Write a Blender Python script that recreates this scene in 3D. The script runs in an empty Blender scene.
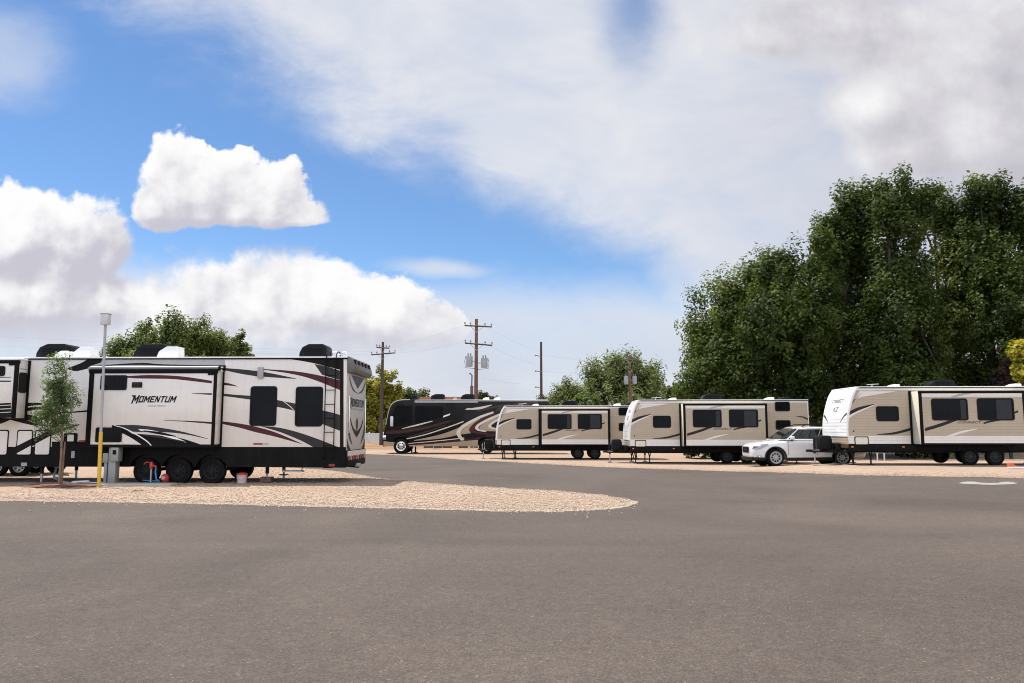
import bpy, bmesh, math, random
import numpy as np
from mathutils import Vector, Matrix

PI = math.pi
scene = bpy.context.scene
COL = scene.collection
random.seed(7)

# ------------------------------------------------------------------ camera model
F, CX, CY, H = 760.0, 512.0, 341.5, 1.6
TH = math.atan((429.0 - CY) / F)
CT, ST = math.cos(TH), math.sin(TH)


def ray(px, py):
    u = (CY - py) / F
    return ((px - CX) / F, CT - u * ST, ST + u * CT)


def at(px, py, Y):
    d = ray(px, py)
    t = Y / d[1]
    return Vector((d[0] * t, Y, H + d[2] * t))


def sst(a, b, x):
    t = min(1.0, max(0.0, (x - a) / (b - a)))
    return t * t * (3 - 2 * t)


def gz(x, y):
    z = 0.27 * sst(7.5, 14, x) * sst(13, 27, y) * (1 - sst(29.5, 35.5, y))
    z += -0.06 * sst(37, 41, y) * (1 - sst(45, 49, y)) * sst(-9, -3, x)
    return z


def gnd(px, py):
    d = ray(px, py)
    z = 0.0
    for _ in range(12):
        t = (z - H) / d[2]
        z = gz(d[0] * t, d[1] * t)
    return Vector((d[0] * t, d[1] * t, z))


class Frame:
    """local frame of a vehicle: u along its side, y away from us, z up from the ground"""

    def __init__(s, X, Y, Z, yaw=0.0):
        s.o = Vector((X, Y, Z)); s.a = yaw
        s.ex = Vector((math.cos(yaw), math.sin(yaw), 0)); s.ey = Vector((-math.sin(yaw), math.cos(yaw), 0))

    def P(s, px, py, off=0.0):
        py = py or 420
        d = Vector(ray(px, py)); c = Vector((0, 0, H)) - s.o
        t = (-off - c.dot(s.ey)) / d.dot(s.ey)
        p = c + d * t
        return (p.dot(s.ex), p.z)

    def R(s, px, py, u0=0.0):
        d = Vector(ray(px, py)); c = Vector((0, 0, H)) - s.o
        t = (u0 - c.dot(s.ex)) / d.dot(s.ex)
        p = c + d * t
        return (p.dot(s.ey), p.z)


# ------------------------------------------------------------------ materials
def lin(r, g, b):
    f = lambda c: (c / 255 / 12.92) if c / 255 <= 0.04045 else ((c / 255 + 0.055) / 1.055) ** 2.4
    return (f(r), f(g), f(b), 1)


MATS = {}


def M(name, col, rough=0.5, metal=0.0, var=0.1, vs=2.5, bump=0.0, bs=60.0, spec=0.5, coat=0.0, groove=0.0, dirt=0.0):
    if name in MATS:
        return MATS[name]
    m = bpy.data.materials.new(name); m.use_nodes = True
    nt = m.node_tree; N = nt.nodes; L = nt.links
    b = N['Principled BSDF']
    col = (col[0], col[1], col[2], 1)
    tc = N.new('ShaderNodeTexCoord')
    n = N.new('ShaderNodeTexNoise'); n.inputs['Scale'].default_value = vs; n.inputs['Detail'].default_value = 6
    n.inputs['Roughness'].default_value = 0.65
    L.new(tc.outputs['Object'], n.inputs['Vector'])
    mx = N.new('ShaderNodeMix'); mx.data_type = 'RGBA'
    mx.inputs['A'].default_value = tuple(c * (1 - var) for c in col[:3]) + (1,)
    mx.inputs['B'].default_value = tuple(min(1, c * (1 + var)) for c in col[:3]) + (1,)
    rp = N.new('ShaderNodeMapRange'); rp.inputs['From Min'].default_value = 0.3; rp.inputs['From Max'].default_value = 0.7
    L.new(n.outputs['Fac'], rp.inputs['Value']); L.new(rp.outputs['Result'], mx.inputs['Factor'])
    out = mx.outputs['Result']
    if dirt > 0:      # streaks of road dust, densest on stains of their own shape
        mp = N.new('ShaderNodeMapping'); mp.inputs['Scale'].default_value = (5, 5, 0.5)
        L.new(tc.outputs['Object'], mp.inputs['Vector'])
        n2 = N.new('ShaderNodeTexNoise'); n2.inputs['Scale'].default_value = 1.6; n2.inputs['Detail'].default_value = 8
        L.new(mp.outputs['Vector'], n2.inputs['Vector'])
        r2 = N.new('ShaderNodeMapRange'); r2.inputs['From Min'].default_value = 0.48; r2.inputs['From Max'].default_value = 0.8
        r2.inputs['To Max'].default_value = dirt
        L.new(n2.outputs['Fac'], r2.inputs['Value'])
        m2 = N.new('ShaderNodeMix'); m2.data_type = 'RGBA'
        L.new(r2.outputs['Result'], m2.inputs['Factor']); L.new(out, m2.inputs['A'])
        m2.inputs['B'].default_value = (0.26, 0.19, 0.13, 1)
        out = m2.outputs['Result']
    L.new(out, b.inputs['Base Color'])
    rr = N.new('ShaderNodeMapRange'); rr.inputs['To Min'].default_value = max(0.02, rough * 0.8); rr.inputs['To Max'].default_value = min(1, rough * 1.25)
    L.new(n.outputs['Fac'], rr.inputs['Value']); L.new(rr.outputs['Result'], b.inputs['Roughness'])
    b.inputs['Metallic'].default_value = metal
    b.inputs['Specular IOR Level'].default_value = spec
    b.inputs['Coat Weight'].default_value = coat
    b.inputs['Coat Roughness'].default_value = 0.06
    if bump > 0:
        n3 = N.new('ShaderNodeTexNoise'); n3.inputs['Scale'].default_value = bs; n3.inputs['Detail'].default_value = 4
        L.new(tc.outputs['Object'], n3.inputs['Vector'])
        bp = N.new('ShaderNodeBump'); bp.inputs['Strength'].default_value = bump; bp.inputs['Distance'].default_value = 0.02
        L.new(n3.outputs['Fac'], bp.inputs['Height']); L.new(bp.outputs['Normal'], b.inputs['Normal'])
    if groove > 0:
        sx = N.new('ShaderNodeSeparateXYZ'); L.new(tc.outputs['Object'], sx.inputs['Vector'])
        m1 = N.new('ShaderNodeMath'); m1.operation = 'MULTIPLY'; m1.inputs[1].default_value = 1 / groove
        L.new(sx.outputs['Z'], m1.inputs[0])
        m2_ = N.new('ShaderNodeMath'); m2_.operation = 'FRACT'; L.new(m1.outputs[0], m2_.inputs[0])
        m3 = N.new('ShaderNodeMapRange'); m3.inputs['From Min'].default_value = 0.0; m3.inputs['From Max'].default_value = 0.25
        m3.interpolation_type = 'SMOOTHSTEP'
        L.new(m2_.outputs[0], m3.inputs['Value'])
        bp = N.new('ShaderNodeBump'); bp.inputs['Strength'].default_value = 0.9; bp.inputs['Distance'].default_value = 0.0055
        L.new(m3.outputs['Result'], bp.inputs['Height']); L.new(bp.outputs['Normal'], b.inputs['Normal'])
    MATS[name] = m
    return m


# ------------------------------------------------------------------ mesh builder
class MB:
    def __init__(s):
        s.v = []; s.f = []; s.m = []; s.sm = []; s.mats = []

    def mi(s, m):
        if m not in s.mats:
            s.mats.append(m)
        return s.mats.index(m)

    def add(s, vs, fs, m, smooth=False):
        b = len(s.v); i = s.mi(m)
        s.v += [tuple(v) for v in vs]
        for f in fs:
            s.f.append(tuple(b + k for k in f)); s.m.append(i); s.sm.append(smooth)

    def bm(s, bm_, m, smooth=False):
        bm_.verts.index_update()
        s.add([v.co[:] for v in bm_.verts], [[v.index for v in f.verts] for f in bm_.faces], m, smooth)
        bm_.free()

    def box(s, x0, x1, y0, y1, z0, z1, m, bev=0.0, seg=2):
        b = bmesh.new()
        bmesh.ops.create_cube(b, size=1)
        for v in b.verts:
            v.co = Vector(((x0 + x1) / 2 + v.co.x * (x1 - x0), (y0 + y1) / 2 + v.co.y * (y1 - y0), (z0 + z1) / 2 + v.co.z * (z1 - z0)))
        if bev > 0:
            bmesh.ops.bevel(b, geom=b.edges[:], offset=bev, segments=seg, affect='EDGES', profile=0.5)
        s.bm(b, m, bev > 0)

    def prism(s, poly, y0, y1, m, bev=0.0, seg=2, plane='xz', smooth=None):
        """polygon in (x,z) pushed through y; plane 'yz' pushes through x, 'xy' through z"""
        b = bmesh.new()
        def co(p, d):
            return {'xz': (p[0], d, p[1]), 'yz': (d, p[0], p[1]), 'xy': (p[0], p[1], d)}[plane]
        A = [b.verts.new(co(p, y0)) for p in poly]; B = [b.verts.new(co(p, y1)) for p in poly]
        n = len(poly)
        b.faces.new(A[::-1]); b.faces.new(B)
        for i in range(n):
            b.faces.new((A[i], A[(i + 1) % n], B[(i + 1) % n], B[i]))
        bmesh.ops.recalc_face_normals(b, faces=b.faces[:])
        if bev > 0:
            bmesh.ops.bevel(b, geom=b.edges[:], offset=bev, segments=seg, affect='EDGES', profile=0.5, clamp_overlap=True)
        s.bm(b, m, bev > 0 if smooth is None else smooth)

    def tube(s, pts, r, m, n=8, smooth=True):
        pts = [Vector(p) for p in pts]
        rs = r if isinstance(r, (list, tuple)) else [r] * len(pts)
        vs = []; fs = []
        up = None
        for i, p in enumerate(pts):
            a = pts[max(0, i - 1)]; c = pts[min(len(pts) - 1, i + 1)]
            d = (c - a).normalized()
            if up is None:
                up = Vector((0, 0, 1)) if abs(d.z) < 0.9 else Vector((1, 0, 0))
            x = d.cross(up).normalized(); y = x.cross(d).normalized(); up = y
            for k in range(n):
                t = 2 * PI * k / n
                vs.append(p + (x * math.cos(t) + y * math.sin(t)) * rs[i])
        for i in range(len(pts) - 1):
            for k in range(n):
                fs.append((i * n + k, i * n + (k + 1) % n, (i + 1) * n + (k + 1) % n, (i + 1) * n + k))
        s.add(vs, fs, m, smooth)
        s.add(vs[:n], [tuple(range(n))[::-1]], m); s.add(vs[-n:], [tuple(range(n))], m)

    def lathe(s, prof, c, m, axis='y', n=28, smooth=True):
        """prof: (radius, position along the axis)"""
        vs = []; fs = []
        for r, a in prof:
            for k in range(n):
                t = 2 * PI * k / n
                p, q = r * math.cos(t), r * math.sin(t)
                o = {'y': (p, a, q), 'z': (p, q, a), 'x': (a, p, q)}[axis]
                vs.append((c[0] + o[0], c[1] + o[1], c[2] + o[2]))
        for i in range(len(prof) - 1):
            for k in range(n):
                fs.append((i * n + k, i * n + (k + 1) % n, (i + 1) * n + (k + 1) % n, (i + 1) * n + k))
        s.add(vs, fs, m, smooth)

    def build(s, name, parent=None, loc=None):
        me = bpy.data.meshes.new(name)
        me.from_pydata(s.v, [], s.f)
        for m in s.mats:
            me.materials.append(m)
        me.polygons.foreach_set('material_index', s.m)
        me.polygons.foreach_set('use_smooth', s.sm)
        me.update()
        if any(s.sm):
            try:
                me.set_sharp_from_angle(angle=math.radians(40))
            except Exception:
                pass
        o = bpy.data.objects.new(name, me); COL.objects.link(o)
        if parent is not None:
            o.parent = parent
        if loc is not None:
            o.location = loc
        return o


def cr(pts, n=14):
    """smooth curve through points"""
    if len(pts) < 3:
        return [(pts[0][0] + (pts[-1][0] - pts[0][0]) * i / n, pts[0][1] + (pts[-1][1] - pts[0][1]) * i / n) for i in range(n + 1)]
    P = [pts[0]] + list(pts) + [pts[-1]]
    out = []
    L = len(pts) - 1
    for i in range(n + 1):
        t = i / n * L
        k = min(int(t), L - 1); t -= k
        p0, p1, p2, p3 = P[k], P[k + 1], P[k + 2], P[k + 3]
        out.append(tuple(0.5 * (2 * p1[j] + (p2[j] - p0[j]) * t + (2 * p0[j] - 5 * p1[j] + 4 * p2[j] - p3[j]) * t * t + (3 * p1[j] - p0[j] - 3 * p2[j] + p3[j]) * t ** 3) for j in (0, 1)))
    return out


def film(mb, top, bot, y, m, n=14):
    """vinyl strip between two curves, on the plane at depth y"""
    a, b = cr(top, n), cr(bot, n)
    vs = [(p[0], y, p[1]) for p in a] + [(p[0], y, p[1]) for p in b]
    mb.add(vs, [(i, n + 1 + i, n + 2 + i, i + 1) for i in range(n)], m)


def film_x(mb, top, bot, x, m, n=14):
    a, b = cr(top, n), cr(bot, n)
    vs = [(x, p[0], p[1]) for p in a] + [(x, p[0], p[1]) for p in b]
    mb.add(vs, [(i, n + 1 + i, n + 2 + i, i + 1) for i in range(n)], m)


def rrect(x0, x1, z0, z1, r, n=5):
    pts = []
    for cx, cz, a in ((x1 - r, z1 - r, 0), (x0 + r, z1 - r, 90), (x0 + r, z0 + r, 180), (x1 - r, z0 + r, 270)):
        for k in range(n + 1):
            t = math.radians(a + 90 * k / n)
            pts.append((cx + r * math.cos(t), cz + r * math.sin(t)))
    return pts


def lettering(mb, text, width, m, mtx, shear=0.0, bold=0.0, height=None):
    """words as flat letters; mtx takes (x right, y up, 0) to the place"""
    cu = bpy.data.curves.new('t', 'FONT'); cu.body = text; cu.shear = shear; cu.offset = bold; cu.resolution_u = 2
    o = bpy.data.objects.new('t', cu); COL.objects.link(o)
    dg = bpy.context.evaluated_depsgraph_get()
    me = bpy.data.meshes.new_from_object(o.evaluated_get(dg))
    vs = [v.co.copy() for v in me.vertices]
    x0 = min(v.x for v in vs); x1 = max(v.x for v in vs); y0 = min(v.y for v in vs); y1 = max(v.y for v in vs)
    k = width / (x1 - x0); kh = k if height is None else height / (y1 - y0)
    out = [mtx @ Vector(((v.x - x0) * k, (v.y - y0) * kh, 0)) for v in vs]
    mb.add(out, [tuple(p.vertices) for p in me.polygons], m)
    bpy.data.objects.remove(o); bpy.data.curves.remove(cu); bpy.data.meshes.remove(me)


def side_m(x, y, z):        # letters standing on a side that faces us
    return Matrix(((1, 0, 0, x), (0, 0, 1, y), (0, 1, 0, z), (0, 0, 0, 1)))


GLYPH = {
    'M': [[(0, 0), (.24, 0), (.24, 1), (0, 1)], [(.76, 0), (1, 0), (1, 1), (.76, 1)], [(.24, 1), (.24, .62), (.5, .18), (.76, .62), (.76, 1), (.5, .56)]],
    'O': [[(0, 0), (.26, 0), (.26, 1), (0, 1)], [(.74, 0), (1, 0), (1, 1), (.74, 1)], [(.26, 0), (.74, 0), (.74, .2), (.26, .2)], [(.26, .8), (.74, .8), (.74, 1), (.26, 1)]],
    'E': [[(0, 0), (.28, 0), (.28, 1), (0, 1)], [(.28, 0), (1, 0), (.95, .2), (.28, .2)], [(.28, .4), (.85, .4), (.85, .6), (.28, .6)], [(.28, .8), (1, .8), (1, 1), (.28, 1)]],
    'N': [[(0, 0), (.25, 0), (.25, 1), (0, 1)], [(.75, 0), (1, 0), (1, 1), (.75, 1)], [(.25, 1), (.25, .6), (.75, 0), (.75, .4)]],
    'T': [[(0, .8), (1, .8), (1, 1), (0, 1)], [(.36, 0), (.64, 0), (.64, .8), (.36, .8)]],
    'U': [[(0, 0), (.26, 0), (.26, 1), (0, 1)], [(.74, 0), (1, 0), (1, 1), (.74, 1)], [(.26, 0), (.74, 0), (.74, .2), (.26, .2)]],
}


def block_letters(mb, text, width, height, m, mtx, slant=.3, first=1.0, wide=1.0):
    """heavy square italics; the first letter may stand taller and hang below"""
    ws = [1.0 if c != 'M' else 1.25 for c in text]; ws[0] *= wide
    gap = .16; tot = sum(ws) + gap * (len(text) - 1); k = width / tot; x = 0
    for i, c in enumerate(text):
        h = height * (first if i == 0 else 1); dy = -(h - height) * .55 if i == 0 else 0
        for poly in GLYPH[c]:
            mb.add([mtx @ Vector((x + p[0] * ws[i] * k + slant * (p[1] * h + dy), p[1] * h + dy, 0)) for p in poly], [tuple(range(len(poly)))], m)
        if i == 0 and first > 1:
            mb.add([mtx @ Vector((x + a * k + slant * (b * h + dy), b * h + dy, 0)) for a, b in ((0, 1), (0, .8), (-.35, .84), (-.6, 1))], [(0, 1, 2, 3)], m)
        x += (ws[i] + gap) * k


# ------------------------------------------------------------------ naming
def tag(o, label, cat, group=None, kind=None):
    o['label'] = label; o['category'] = cat
    if group: o['group'] = group
    if kind: o['kind'] = kind
    return o


def thing(name, label, cat, loc=(0, 0, 0), rz=0.0, group=None):
    o = bpy.data.objects.new(name, None); COL.objects.link(o)
    o.empty_display_size = 0.2
    o.location = loc; o.rotation_euler = (0, 0, rz)
    return tag(o, label, cat, group)


def copy_tree(o, parent=None):
    c = o.copy(); COL.objects.link(c); c.parent = parent
    for ch in [x for x in bpy.data.objects if x.parent == o]:
        copy_tree(ch, c)
    return c


# ------------------------------------------------------------------ shared materials
cream = M('gelcoat_cream', (0.69, 0.64, 0.57), 0.28, var=0.04, vs=0.8, coat=0.4, dirt=0.10)
white = M('white_gelcoat', (0.80, 0.79, 0.76), 0.3, var=0.03, coat=0.4, dirt=0.05)
roofwhite = M('roof_membrane', (0.78, 0.77, 0.74), 0.6, var=0.06, dirt=0.15)
black = M('black_vinyl', (0.010, 0.0095, 0.0095), 0.36, var=0.2, dirt=0.02, spec=.08)
skirtm = M('black_skirt', (0.0085, 0.008, 0.0078), 0.5, var=0.25, dirt=0.02, spec=.06)
trim = M('black_trim', (0.007, 0.0065, 0.0065), 0.45, var=0.2, spec=.07)
plast = M('black_plastic', (0.008, 0.008, 0.0085), 0.38, var=0.2, bump=0.1, spec=.12)
graph = M('graphite_vinyl', (0.032, 0.030, 0.030), 0.35, var=0.2, spec=.18)
grey = M('grey_vinyl', (0.33, 0.32, 0.31), 0.4, var=0.08)
maroon = M('maroon_vinyl', (0.062, 0.010, 0.012), 0.34, var=0.12, spec=.25)
chassis = M('chassis_steel', (0.012, 0.012, 0.012), 0.6, var=0.3, bump=0.2, spec=.2)
rubber = M('tyre_rubber', (0.009, 0.0088, 0.0085), 0.85, var=0.3, vs=12, bump=0.3, bs=90, dirt=0.03, spec=.1)
alloy = M('alloy', (0.018, 0.018, 0.018), 0.55, 0.1, var=0.2, spec=.15)
chrome = M('chrome', (0.75, 0.75, 0.76), 0.12, 1.0, var=0.05)
steel = M('galvanised_steel', (0.45, 0.46, 0.46), 0.45, 0.7, var=0.2, vs=8)
glass = M('tinted_glass', (0.006, 0.007, 0.009), 0.06, var=0.3, vs=1.5, spec=0.07)
carglass = M('car_glass', (0.010, 0.012, 0.012), 0.04, var=0.3, vs=1.5, spec=0.4)
blind = M('window_blind', (0.024, 0.026, 0.030), 0.35, var=0.2, spec=.2)
redp = M('red_lens', (0.28, 0.02, 0.02), 0.25, var=0.1)
amber = M('amber_lens', (0.5, 0.15, 0.02), 0.25, var=0.1)
redpaint = M('red_paint', (0.45, 0.045, 0.03), 0.4, var=0.2, vs=10)
bluehose = M('blue_hose', (0.06, 0.20, 0.45), 0.45, var=0.15)
whitehose = M('white_hose', (0.72, 0.74, 0.78), 0.45, var=0.08)
wood = M('weathered_wood', (0.17, 0.10, 0.065), 0.85, var=0.4, vs=9, bump=0.4, bs=30)
tan = M('tan_siding', (0.42, 0.343, 0.245), 0.38, var=0.05, vs=1.2, groove=0.102, dirt=0.12)
tanlight = M('light_siding', (0.70, 0.66, 0.595), 0.38, var=0.04, vs=1.2, groove=0.102, dirt=0.08)
tancream = M('cream_side_panel', (0.66, 0.61, 0.48), 0.4, var=0.04)
taupe = M('taupe_vinyl', (0.020, 0.016, 0.015), 0.35, var=0.12, spec=.2)
white_paint = M('white_road_paint', (0.25, 0.24, 0.232), 0.7, var=0.18, vs=6, bump=0.3)


def tyre_wheel(parent, x, y, z, r, w, rim_r, rim_m, spokes=8, out=-1):
    """a wheel whose outer face looks along out*y"""
    t = MB()
    h = w / 2
    t.lathe([(rim_r, -h * .8), (r * .86, -h), (r * .96, -h * .86), (r, -h * .55), (r, h * .55), (r * .96, h * .86), (r * .86, h), (rim_r, h * .8), (rim_r, -h * .8)], (0, 0, 0), rubber)
    o = t.build('wheel', parent, (x, y, z))
    q = MB()
    s = out
    q.lathe([(rim_r * 1.02, s * h * .86), (rim_r * .93, s * h * .78), (rim_r * .88, s * h * .45), (rim_r * .3, s * h * .55), (rim_r * .24, s * h * .82), (0.001, s * h * .86)], (0, 0, 0), rim_m)
    for k in range(spokes):
        a = 2 * PI * (k + .5) / spokes
        c, d = math.cos(a), math.sin(a)
        rr = rim_r * .62
        hole = [(c * rr + rim_r * .17 * math.cos(b) * 0.9, d * rr + rim_r * .17 * math.sin(b)) for b in [2 * PI * j / 10 for j in range(10)]]
        q.prism(hole, s * h * .45, s * h * .56, trim)
    for k in range(6):
        a = 2 * PI * k / 6
        q.lathe([(0.011, s * h * .58), (0.011, s * h * .70), (0.001, s * h * .71)], (math.cos(a) * rim_r * .32, 0, math.sin(a) * rim_r * .32), rim_m, n=6)
    q.build('rim', o)
    return o


def window(parent, x0, x1, z0, z1, y, r=0.09, split=True, blind_at=None, name='window', fr=0.045, fm=None):
    """framed window on the side that faces us; y is the wall plane"""
    w = MB()
    fm = fm or plast
    outer = rrect(x0, x1, z0, z1, r); inner = rrect(x0 + fr, x1 - fr, z0 + fr, z1 - fr, max(0.02, r - fr * .6))
    n = len(outer)
    yo, yi = y - 0.022, y - 0.001
    vs = [(p[0], yo, p[1]) for p in outer] + [(p[0], yo, p[1]) for p in inner] + [(p[0], yi, p[1]) for p in outer] + [(p[0], yi, p[1]) for p in inner]
    fs = []
    for i in range(n):
        j = (i + 1) % n
        fs += [(i, j, n + j, n + i), (i, 2 * n + i, 2 * n + j, j), (n + i, n + j, 3 * n + j, 3 * n + i)]
    w.add(vs, fs, fm)
    if split:
        xm = x0 + (x1 - x0) * 0.5
        w.box(xm - .014, xm + .014, y - .018, y - .011, z0 + fr, z1 - fr, fm)
    o = w.build(name, parent)
    g = MB()
    g.prism(inner, y - 0.010, y - 0.006, glass)
    if blind_at:
        a, b = blind_at
        g.box(x0 + (x1 - x0) * a, x0 + (x1 - x0) * b, y - .0125, y - .0105, z0 + fr + .01, z1 - fr - .01, blind)
    g.build('pane', o)
    return o


def air_conditioner(parent, x0, x1, y0, y1, z0, z1, m=None):
    a = MB(); m = m or plast
    L = x1 - x0; hh = z1 - z0
    prof = [(x0, z0), (x0 + .02 * L, z0 + .45 * hh), (x0 + .12 * L, z0 + .8 * hh), (x0 + .35 * L, z1), (x1 - .12 * L, z1), (x1 - .03 * L, z0 + .85 * hh), (x1, z0)]
    a.prism(prof, y0, y1, m, bev=0.03, seg=2)
    for k in range(4):
        a.box(x0 + .2 * L, x1 - .15 * L, y0 - .012, y0 + .03, z0 + hh * (.22 + .14 * k), z0 + hh * (.28 + .14 * k), trim)
    return a.build('air_conditioner', parent)


def roof_vent(parent, x0, x1, y0, y1, z0, z1, m=None):
    a = MB()
    a.prism([(x0, z0), (x0 + (x1 - x0) * .12, z0 + (z1 - z0) * .6), (x0 + (x1 - x0) * .45, z1), (x1 - .02, z1), (x1, z0)], y0, y1, m or white, bev=0.025)
    return a.build('roof_vent', parent)
# ------------------------------------------------------------------ camera, sun, sky
cam = bpy.data.cameras.new('camera'); co = bpy.data.objects.new('camera', cam); COL.objects.link(co)
cam.sensor_width = 36; cam.lens = F / 1024 * 36; cam.clip_end = 6000; cam.clip_start = 0.05
co.location = (0, 0, H); co.rotation_euler = (PI / 2 + TH, 0, 0)
scene.camera = co

SUN = Vector((-1.45, 1.0, 3.74)).normalized()
sl = bpy.data.lights.new('sun', 'SUN'); so = bpy.data.objects.new('sun', sl); COL.objects.link(so)
sl.energy = 5.0; sl.angle = math.radians(0.53); sl.color = (1.0, 0.955, 0.88)
so.rotation_euler = (-SUN).to_track_quat('-Z', 'Y').to_euler()
so.location = SUN * 60

world = bpy.data.worlds.new('World'); scene.world = world; world.use_nodes = True
nt = world.node_tree; N = nt.nodes; L = nt.links
for n in list(N):
    N.remove(n)
BGS = 0.1


def link(v, sock):
    if hasattr(v, 'links'):
        L.new(v, sock)
    else:
        sock.default_value = v


def mth(op, a, b=None, c=None, clamp=False):
    n = N.new('ShaderNodeMath'); n.operation = op; n.use_clamp = clamp
    link(a, n.inputs[0])
    if b is not None: link(b, n.inputs[1])
    if c is not None: link(c, n.inputs[2])
    return n.outputs[0]


def vmt(op, a, b=None, out=0):
    n = N.new('ShaderNodeVectorMath'); n.operation = op
    link(a, n.inputs[0])
    if b is not None: link(b, n.inputs[1])
    return n.outputs['Value'] if op in ('LENGTH', 'DOT_PRODUCT', 'DISTANCE') else n.outputs[0]


def ss(a, b, x):
    n = N.new('ShaderNodeMapRange'); n.interpolation_type = 'SMOOTHSTEP'
    n.inputs['From Min'].default_value = a; n.inputs['From Max'].default_value = b
    link(x, n.inputs['Value'])
    return n.outputs['Result']


def noise(vec, scale, detail=6, rough=0.55, dist=0.0, lac=2.0):
    n = N.new('ShaderNodeTexNoise'); n.inputs['Scale'].default_value = scale; n.inputs['Detail'].default_value = detail
    n.inputs['Roughness'].default_value = rough; n.inputs['Distortion'].default_value = dist; n.inputs['Lacunarity'].default_value = lac
    L.new(vec, n.inputs['Vector'])
    return n.outputs['Fac']


def puff(vec, scale, detail=3):
    n = N.new('ShaderNodeTexVoronoi'); n.feature = 'F1'; n.inputs['Scale'].default_value = scale
    n.inputs['Detail'].default_value = detail; n.inputs['Roughness'].default_value = 0.55; n.normalize = True
    L.new(vec, n.inputs['Vector'])
    return n.outputs['Distance']


def mixc(f, a, b):
    n = N.new('ShaderNodeMix'); n.data_type = 'RGBA'
    link(f, n.inputs['Factor']); link(a, n.inputs['A']); link(b, n.inputs['B'])
    return n.outputs['Result']


tc = N.new('ShaderNodeTexCoord')
sep = N.new('ShaderNodeSeparateXYZ'); L.new(tc.outputs['Generated'], sep.inputs[0])
yy = mth('MAXIMUM', mth('ABSOLUTE', sep.outputs['Y']), 0.3)
U = mth('DIVIDE', sep.outputs['X'], yy); V = mth('DIVIDE', sep.outputs['Z'], yy)
cmb = N.new('ShaderNodeCombineXYZ'); L.new(U, cmb.inputs[0]); L.new(V, cmb.inputs[1])
P0 = cmb.outputs[0]


def uv(px, py):     # bearing and height of a direction in the sky
    d = ray(px, py); return (d[0] / d[1], d[2] / d[1])


# domain warp shared by all the cloud layers
wn = N.new('ShaderNodeTexNoise'); wn.inputs['Scale'].default_value = 3.0; wn.inputs['Detail'].default_value = 5; L.new(P0, wn.inputs['Vector'])
warp = vmt('MULTIPLY', vmt('SUBTRACT', wn.outputs['Color'], (0.5, 0.5, 0.5)), (0.16, 0.09, 0))
PW = vmt('ADD', P0, warp)


def blobfield(pos, blobs, flat=2.6):
    """largest of a set of soft mounds, flattened below"""
    res = None
    for cx, cy, rx, ry in blobs:
        a = uv(cx, cy)
        d = vmt('SUBTRACT', pos, (a[0], a[1], 0))
        d = vmt('MULTIPLY', d, (F / rx, F / ry, 1))
        if flat > 1:
            s = N.new('ShaderNodeSeparateXYZ'); L.new(d, s.inputs[0])
            yb = mth('MAXIMUM', s.outputs[1], mth('MULTIPLY', s.outputs[1], -flat))
            c = N.new('ShaderNodeCombineXYZ'); L.new(s.outputs[0], c.inputs[0]); L.new(yb, c.inputs[1])
            d = c.outputs[0]
        v = mth('SUBTRACT', 1.0, vmt('LENGTH', d))
        res = v if res is None else mth('SMOOTH_MAX', res, v, 0.12)
    return res


CUM = [(176, 216, 40, 72), (205, 216, 46, 66), (240, 217, 46, 64), (272, 219, 46, 60), (300, 223, 34, 28), (158, 215, 26, 40)]
BANK = [(20, 240, 70, 60), (75, 246, 58, 56), (112, 250, 26, 40), (60, 310, 110, 60), (0, 300, 80, 60),
        (215, 306, 60, 56), (255, 304, 60, 60), (320, 308, 76, 54), (385, 318, 70, 44), (428, 326, 36, 30), (170, 320, 70, 50),
        (120, 340, 100, 40), (280, 338, 120, 40)]


def detail(pos):
    n1 = noise(pos, 9, 9, 0.60)
    p1 = puff(pos, 15, 2); p2 = puff(pos, 34, 2)
    d = mth('MULTIPLY', mth('SUBTRACT', n1, 0.5), 1.9)
    d = mth('ADD', d, mth('MULTIPLY', mth('SUBTRACT', 0.40, p1), 0.75))
    return mth('ADD', d, mth('MULTIPLY', mth('SUBTRACT', 0.40, p2), 0.38))


PC = vmt('ADD', P0, vmt('MULTIPLY', warp, (0.30, 0.30, 0)))
DL = (-0.012, 0.034, 0)
B0 = mth('SMOOTH_MAX', blobfield(PC, CUM, 5.0), blobfield(PC, BANK, 1.25), 0.05)
PS = vmt('ADD', PC, DL)
B1 = mth('SMOOTH_MAX', blobfield(PS, CUM, 5.0), blobfield(PS, BANK, 1.25), 0.05)
N0 = detail(PC); N1 = detail(vmt('ADD', PC, (-0.010, 0.020, 0)))
D0 = mth('ADD', B0, N0)
cum_a = ss(0.0, 1.0, mth('DIVIDE', D0, mth('ADD', 0.07, mth('MULTIPLY', mth('MULTIPLY', ss(0.35, 0.72, noise(P0, 3.2, 3)), 1.0), 0.45))))
big0 = noise(PC, 5, 4, 0.5); big1 = noise(vmt('ADD', PC, (-0.02, 0.045, 0)), 5, 4, 0.5)
lit = mth('ADD', mth('ADD', 0.40, mth('MULTIPLY', mth('SUBTRACT', B0, B1), 0.62)), mth('MULTIPLY', mth('SUBTRACT', N0, N1), 0.80))
lit = mth('ADD', lit, mth('MULTIPLY', mth('SUBTRACT', big0, big1), 2.4), clamp=True)
edge = ss(0.55, 0.0, D0)          # thin rims let the light through
lit = mth('ADD', lit, mth('MULTIPLY', edge, 0.22), clamp=True)
cum_c = mixc(ss(0.0, 1.0, lit), (0.43, 0.42, 0.475, 1), (0.735, 0.73, 0.725, 1))
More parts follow.
